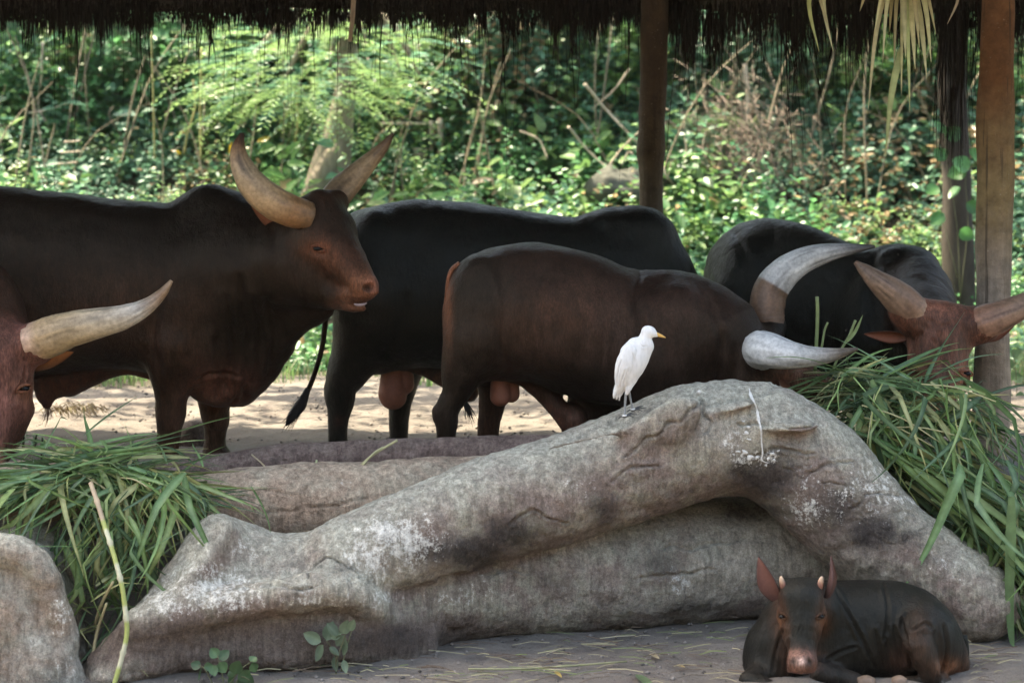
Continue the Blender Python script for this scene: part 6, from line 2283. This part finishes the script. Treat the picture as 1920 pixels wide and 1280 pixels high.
def right_pile():
    T = thing('cut_grass_pile', 'pile of long cut green grass spilling down behind the arched branch at right', 'grass pile', P(1720, 900, 10.3))
    R = random.Random(9)
    for i in range(60):      # dark heap left of the red face
        put_blade(T, R.uniform(1560, 1690), R.uniform(690, 790), 10.35 + R.uniform(-.15, .2), R.uniform(-90, 130), R.uniform(-25, 25), R.uniform(.35, .65), 's', R)
    for i in range(40):
        put_blade(T, R.uniform(1590, 1750), R.uniform(705, 760), 10.22 + R.uniform(-.1, .1), R.uniform(-60, 240), R.uniform(-12, 30), R.uniform(.3, .6), False, R)
    for i in range(62):      # hanging straight down over the muzzle
        put_blade(T, R.uniform(1610, 1840), R.uniform(715, 800), 10.12 + R.uniform(-.12, .1), R.uniform(-150, -30), R.uniform(-55, 0), R.uniform(.4, .85), True, R)
    for i in range(104):     # long flow to the right and down
        u = R.random()
        put_blade(T, 1600 + 260 * u + R.uniform(-20, 20), 800 + 190 * u + R.uniform(-40, 40), 10.1 - .35 * u + R.uniform(-.12, .12), R.uniform(-38, 8), R.uniform(-48, -18), R.uniform(.65, 1.2), 's', R)
    for i in range(26):
        put_blade(T, R.uniform(1800, 1930), R.uniform(860, 1010), 9.75 + R.uniform(-.1, .1), R.uniform(-120, -20), R.uniform(-70, -35), R.uniform(.5, .9), True, R)
    mass(T, [(1630, 750, 10.38, 45, 34, .1, 190, 80, 210, .3, .5, (-35, 15)), (1720, 770, 10.3, 60, 28, .1, -30, 160, 150, .3, .55, (-40, 15)), (1740, 880, 10.15, 60, 50, .08, -20, 40, 170, .4, .7, (-50, -15)),
             (1850, 990, 9.95, 50, 50, .08, -30, 40, 150, .4, .7, (-60, -20)), (1905, 1090, 9.8, 20, 50, .06, -60, 60, 60, .3, .5, (-80, -40))])
    for i in range(26):
        x0, y0 = R.uniform(1570, 1830), R.uniform(700, 880)
        x1 = x0 + R.uniform(-60, 190)
        y1 = y0 + R.uniform(20, 170)
        d0 = 10.0 + R.uniform(-.08, .08) - max(0, x0 - 1700) * .001
        V, f, t = tube_mesh([P(x0, y0, d0), P((x0 + x1) / 2 + R.uniform(-10, 10), (y0 + y1) / 2 - 10, d0 - .06), P(x1, y1, d0 - .1)], [.004, .004, .003], 6, 7)
        obj('stalk', V, f, M_CANE, T, np.tile(R.choice([(0.3, 0.34, 0.12), (0.4, 0.38, 0.2), (0.2, 0.3, 0.1)]), (len(V), 1)))
    # single blades that can be told apart
    for (pts, d, w, col) in (([(1896, 930), (1894, 1020), (1892, 1110), (1896, 1195), (1902, 1212)], 9.5, .026, (0.13, 0.21, 0.09)),
                             ([(1640, 815), (1655, 870), (1668, 930), (1674, 990)], 10.0, .016, (0.06, 0.14, 0.055)),
                             ([(1634, 712), (1648, 750), (1668, 795), (1672, 830)], 9.98, .018, (0.14, 0.22, 0.09)),
                             ([(1690, 745), (1690, 830), (1686, 920), (1690, 965)], 9.98, .012, (0.08, 0.16, 0.07)),
                             ([(1620, 830), (1640, 850), (1655, 890), (1672, 930)], 10.05, .028, (0.30, 0.33, 0.10)),
                             ([(1660, 755), (1720, 725), (1780, 715), (1812, 712), (1816, 760)], 10.25, .012, (0.12, 0.19, 0.08)),
                             ([(1588, 640), (1604, 620), (1618, 590)], 10.3, .010, (0.15, 0.2, 0.08)),
                             ([(1800, 730), (1812, 830), (1830, 940), (1850, 1040)], 9.9, .014, (0.10, 0.19, 0.08))):
        c = catmull(np.array([P(a, b, d) for a, b in pts]), 12)
        V, Q, C = strip(c, w, col, 0.35)
        obj('grass_blade', V, Q, M_BLADE, T, C)
    for (pts, d, r) in (([(1528, 700), (1531, 640), (1533, 592), (1532, 556)], 10.5, 3.4), ([(1540, 655), (1546, 620), (1552, 604)], 10.5, 2.2), ([(1560, 700), (1575, 660), (1592, 630), (1604, 600)], 10.5, 2.6)):
        V, f, t = tube_mesh([P(a, b, d) for a, b in pts], np.full(len(pts), r * d / F), 7, 12, .001)
        obj('stalk', V, f, M_CANE, T, np.tile((0.16, 0.2, 0.08), (len(V), 1)))


right_pile()


# ------------------------------------------------------------------ litter on the ground and logs
def straw_litter():
    V, Q, C = [], [], []
    spots = [(1010, 1250, 130, 16, 60), (1320, 1235, 60, 30, 45), (1860, 1250, 50, 18, 36), (900, 1272, 200, 12, 36), (600, 1262, 120, 14, 30), (1150, 1205, 160, 25, 50)]
    for (px, py, sx, sy, n) in spots:
        for i in range(n):
            x, y = px + rg.normal(0, sx), min(1290, py + rg.normal(0, sy))
            d = 2.53 * F / (y - HZ)
            p = P(x, y, d)
            p[2] = gz(p[0], p[1]) + 0.012 + rg.uniform(0, .01)
            a = rg.uniform(-.7, .7) + (math.pi if rg.random() < .5 else 0)
            L = rg.uniform(.03, .2)
            w = rg.uniform(.0012, .004)
            e = p + L * np.array([math.cos(a), math.sin(a), rg.uniform(0, .06)])
            m = (p + e) / 2 + [0, 0, rg.uniform(0, .012)]
            b = len(V)
            col = np.array(random.choice([(0.34, 0.29, 0.18), (0.27, 0.24, 0.14), (0.14, 0.17, 0.07), (0.12, 0.085, 0.06), (0.1, 0.07, 0.05)])) * rg.uniform(.7, 1.2)
            for q in (p, m, e):
                V += [q + [0, -w, 0], q + [0, 0, w], q + [0, w, 0]]
                C += [col] * 3
            for s in (0, 3):
                Q += [[b + s, b + s + 1, b + s + 4, b + s + 3], [b + s + 1, b + s + 2, b + s + 5, b + s + 4]]
    o = obj('straw_litter', np.array(V), np.array(Q), M_STRAW2, None, np.array(C), kind='stuff')
    o['label'] = 'loose straw and grass bits scattered on the foreground earth'
    o['category'] = 'straw'


M_STRAW2 = mat_vcol('loose_straw', 0.7, 0.2, 30, 0.001, 0.25)
straw_litter()


def pebbles():
    n = 2300
    y = np.concatenate([rg.uniform(8.7, 10.0, 700), rg.uniform(11.5, 15.6, 1600)])
    x = rg.uniform(-1, 1, n) * y * .28
    r = rg.uniform(.004, .016, n) * np.where(y > 11, 1.05, 1)
    z = terrain(x, y)
    base = np.array([(1, 0, 0), (0, 1, 0), (-1, 0, 0), (0, -1, 0), (0, 0, .8), (0, 0, -.8)], float)
    V = (np.column_stack([x, y, z])[:, None] + base[None] * r[:, None, None] * rg.uniform(.6, 1.3, (n, 6, 1))).reshape(-1, 3)
    b = np.arange(n)[:, None] * 6
    t = np.vstack([b + np.array([[i, (i + 1) % 4, 4]]) for i in range(4)] + [b + np.array([[(i + 1) % 4, i, 5]]) for i in range(4)])
    C = np.repeat(np.array([(0.2, 0.175, 0.155)]) * rg.uniform(.35, 1.3, (n, 1)), 6, axis=0)
    o = obj('gravel', V, t, M_STRAW2, None, C, kind='stuff')
    o['label'] = 'small stones and clods scattered over the bare earth'
    o['category'] = 'gravel'


pebbles()
for (a, b, d, w, col, lab) in (((1192, 1232), (1222, 1282), 8.95, 9, (0.12, 0.17, 0.09), 'single broad green blade lying on the earth left of the calf'),
                               ((1218, 1215), (1234, 1228), 9.3, 5, (0.45, 0.36, 0.22), 'small dry tan leaf on the earth left of the calf'),
                               ((1268, 1246), (1284, 1250), 9.1, 4, (0.42, 0.3, 0.14), 'tiny yellowish leaf on the earth close to the calf'),
                               ((1040, 1250), (1052, 1266), 9.0, 4, (0.45, 0.32, 0.1), 'yellow dry leaf beside the long straw on the earth')):
    A, B = P(*a, d), P(*b, d)
    A[2] = gz(A[0], A[1]) + .02
    B[1] = A[1] - (b[1] - a[1]) * .006
    B[2] = gz(B[0], B[1]) + .016
    V, Q = leaf_mesh(A, B, w * d / F, (0, -.3, 1), -.03)
    tag(obj('fallen_leaf', V, Q, M_BLADE, None, np.tile(col, (len(V), 1))), lab, 'leaf')
for (pts, r, col, lab) in (([(878, 1262, 9.02), (960, 1260, 9.02), (1050, 1252, 9.06), (1175, 1240, 9.15)], 1.8, (0.27, 0.26, 0.14), 'long pale straw lying on the earth in front of the trunk'),
                           ([(674, 875, 9.93), (700, 852, 9.98), (745, 825, 10.02)], 2.6, (0.42, 0.38, 0.2), 'longer pale straw sticking up from the tan log'),
                           ([(680, 872, 9.92), (700, 850, 9.97), (718, 838, 10.0)], 2.0, (0.42, 0.38, 0.2), 'shorter pale straw sticking up from the tan log'),
                           ([(586, 885, 9.93), (592, 870, 9.95), (594, 862, 9.96)], 2.0, (0.36, 0.38, 0.2), 'short straw stub on the tan log'),
                           ([(472, 852, 10.2), (500, 880, 9.93), (512, 930, 9.9), (512, 988, 9.86)], 1.5, (0.45, 0.36, 0.22), 'thin dry stem curving down over the tan log'),
                           ([(545, 930, 9.9), (530, 952, 9.9), (524, 990, 9.88)], 2.2, (0.22, 0.22, 0.14), 'short bent green stem leaning on the tan log')):
    w = [P(*p) for p in pts]
    if pts[0][1] > 1200:
        for q in w:
            q[2] = gz(q[0], q[1]) + .025
    V, f, t = tube_mesh(w, np.full(len(pts), r * 9.6 / F), 6, 16, .0005)
    tag(obj('straw', V, f, M_CANE, None, np.tile(col, (len(V), 1))), lab, 'straw')


def tuft(name, label, px, py, d, n, L, cols, flat, seed):
    r = np.random.default_rng(seed)
    V, Q, C = [], [], []
    c0 = P(px, py, d)
    c0[2] = gz(c0[0], c0[1])
    for i in range(n):
        a = r.uniform(0, 6.28)
        p = c0 + [r.normal(0, .1), r.normal(0, .06), r.uniform(0, .04)]
        e = p + r.uniform(.4, 1) * L * np.array([math.cos(a), math.sin(a) * .5, r.uniform(0.05, .5) * flat])
        m = (p + e) / 2 + [0, 0, .04]
        col = np.array(cols[r.integers(0, len(cols))]) * r.uniform(.7, 1.2)
        b = len(V)
        for q in (p, m, e):
            V += [q - [0, 0, .003], q + [.002, 0, .003]]
            C += [col] * 2
        Q += [[b, b + 1, b + 3, b + 2], [b + 2, b + 3, b + 5, b + 4]]
    o = obj(name, np.array(V), np.array(Q), M_STRAW2, None, np.array(C))
    o['kind'] = 'stuff'
    return tag(o, label, 'grass tuft')


tuft('dry_tuft', 'dry brown grass tuft on the earth under the left bull', 140, 782, 13.1, 110, .13, [(0.25, 0.19, 0.11), (0.16, 0.12, 0.07), (0.3, 0.26, 0.15)], .8, 4)


# ------------------------------------------------------------------ humid air
def haze():
    x0, x1, y0, y1, z0, z1 = -266, 266, -126, 306, -2.2, 19.0
    V = [(x, y, z) for x in (x0, x1) for y in (y0, y1) for z in (z0, z1)]
    f = [[0, 1, 3, 2], [4, 6, 7, 5], [0, 4, 5, 1], [2, 3, 7, 6], [0, 2, 6, 4], [1, 5, 7, 3]]
    m = bpy.data.materials.new('humid_air')
    m.use_nodes = True
    t = m.node_tree
    t.nodes.clear()
    o_ = t.nodes.new('ShaderNodeOutputMaterial')
    v = t.nodes.new('ShaderNodeVolumePrincipled')
    v.inputs['Color'].default_value = (0.93, 0.97, 0.95, 1)
    v.inputs['Density'].default_value = HAZE
    v.inputs['Anisotropy'].default_value = 0.3
    t.links.new(v.outputs[0], o_.inputs['Volume'])
    obj('haze', V, f, m, None, smooth=False, kind='stuff')


HAZE = 0.00016
haze()
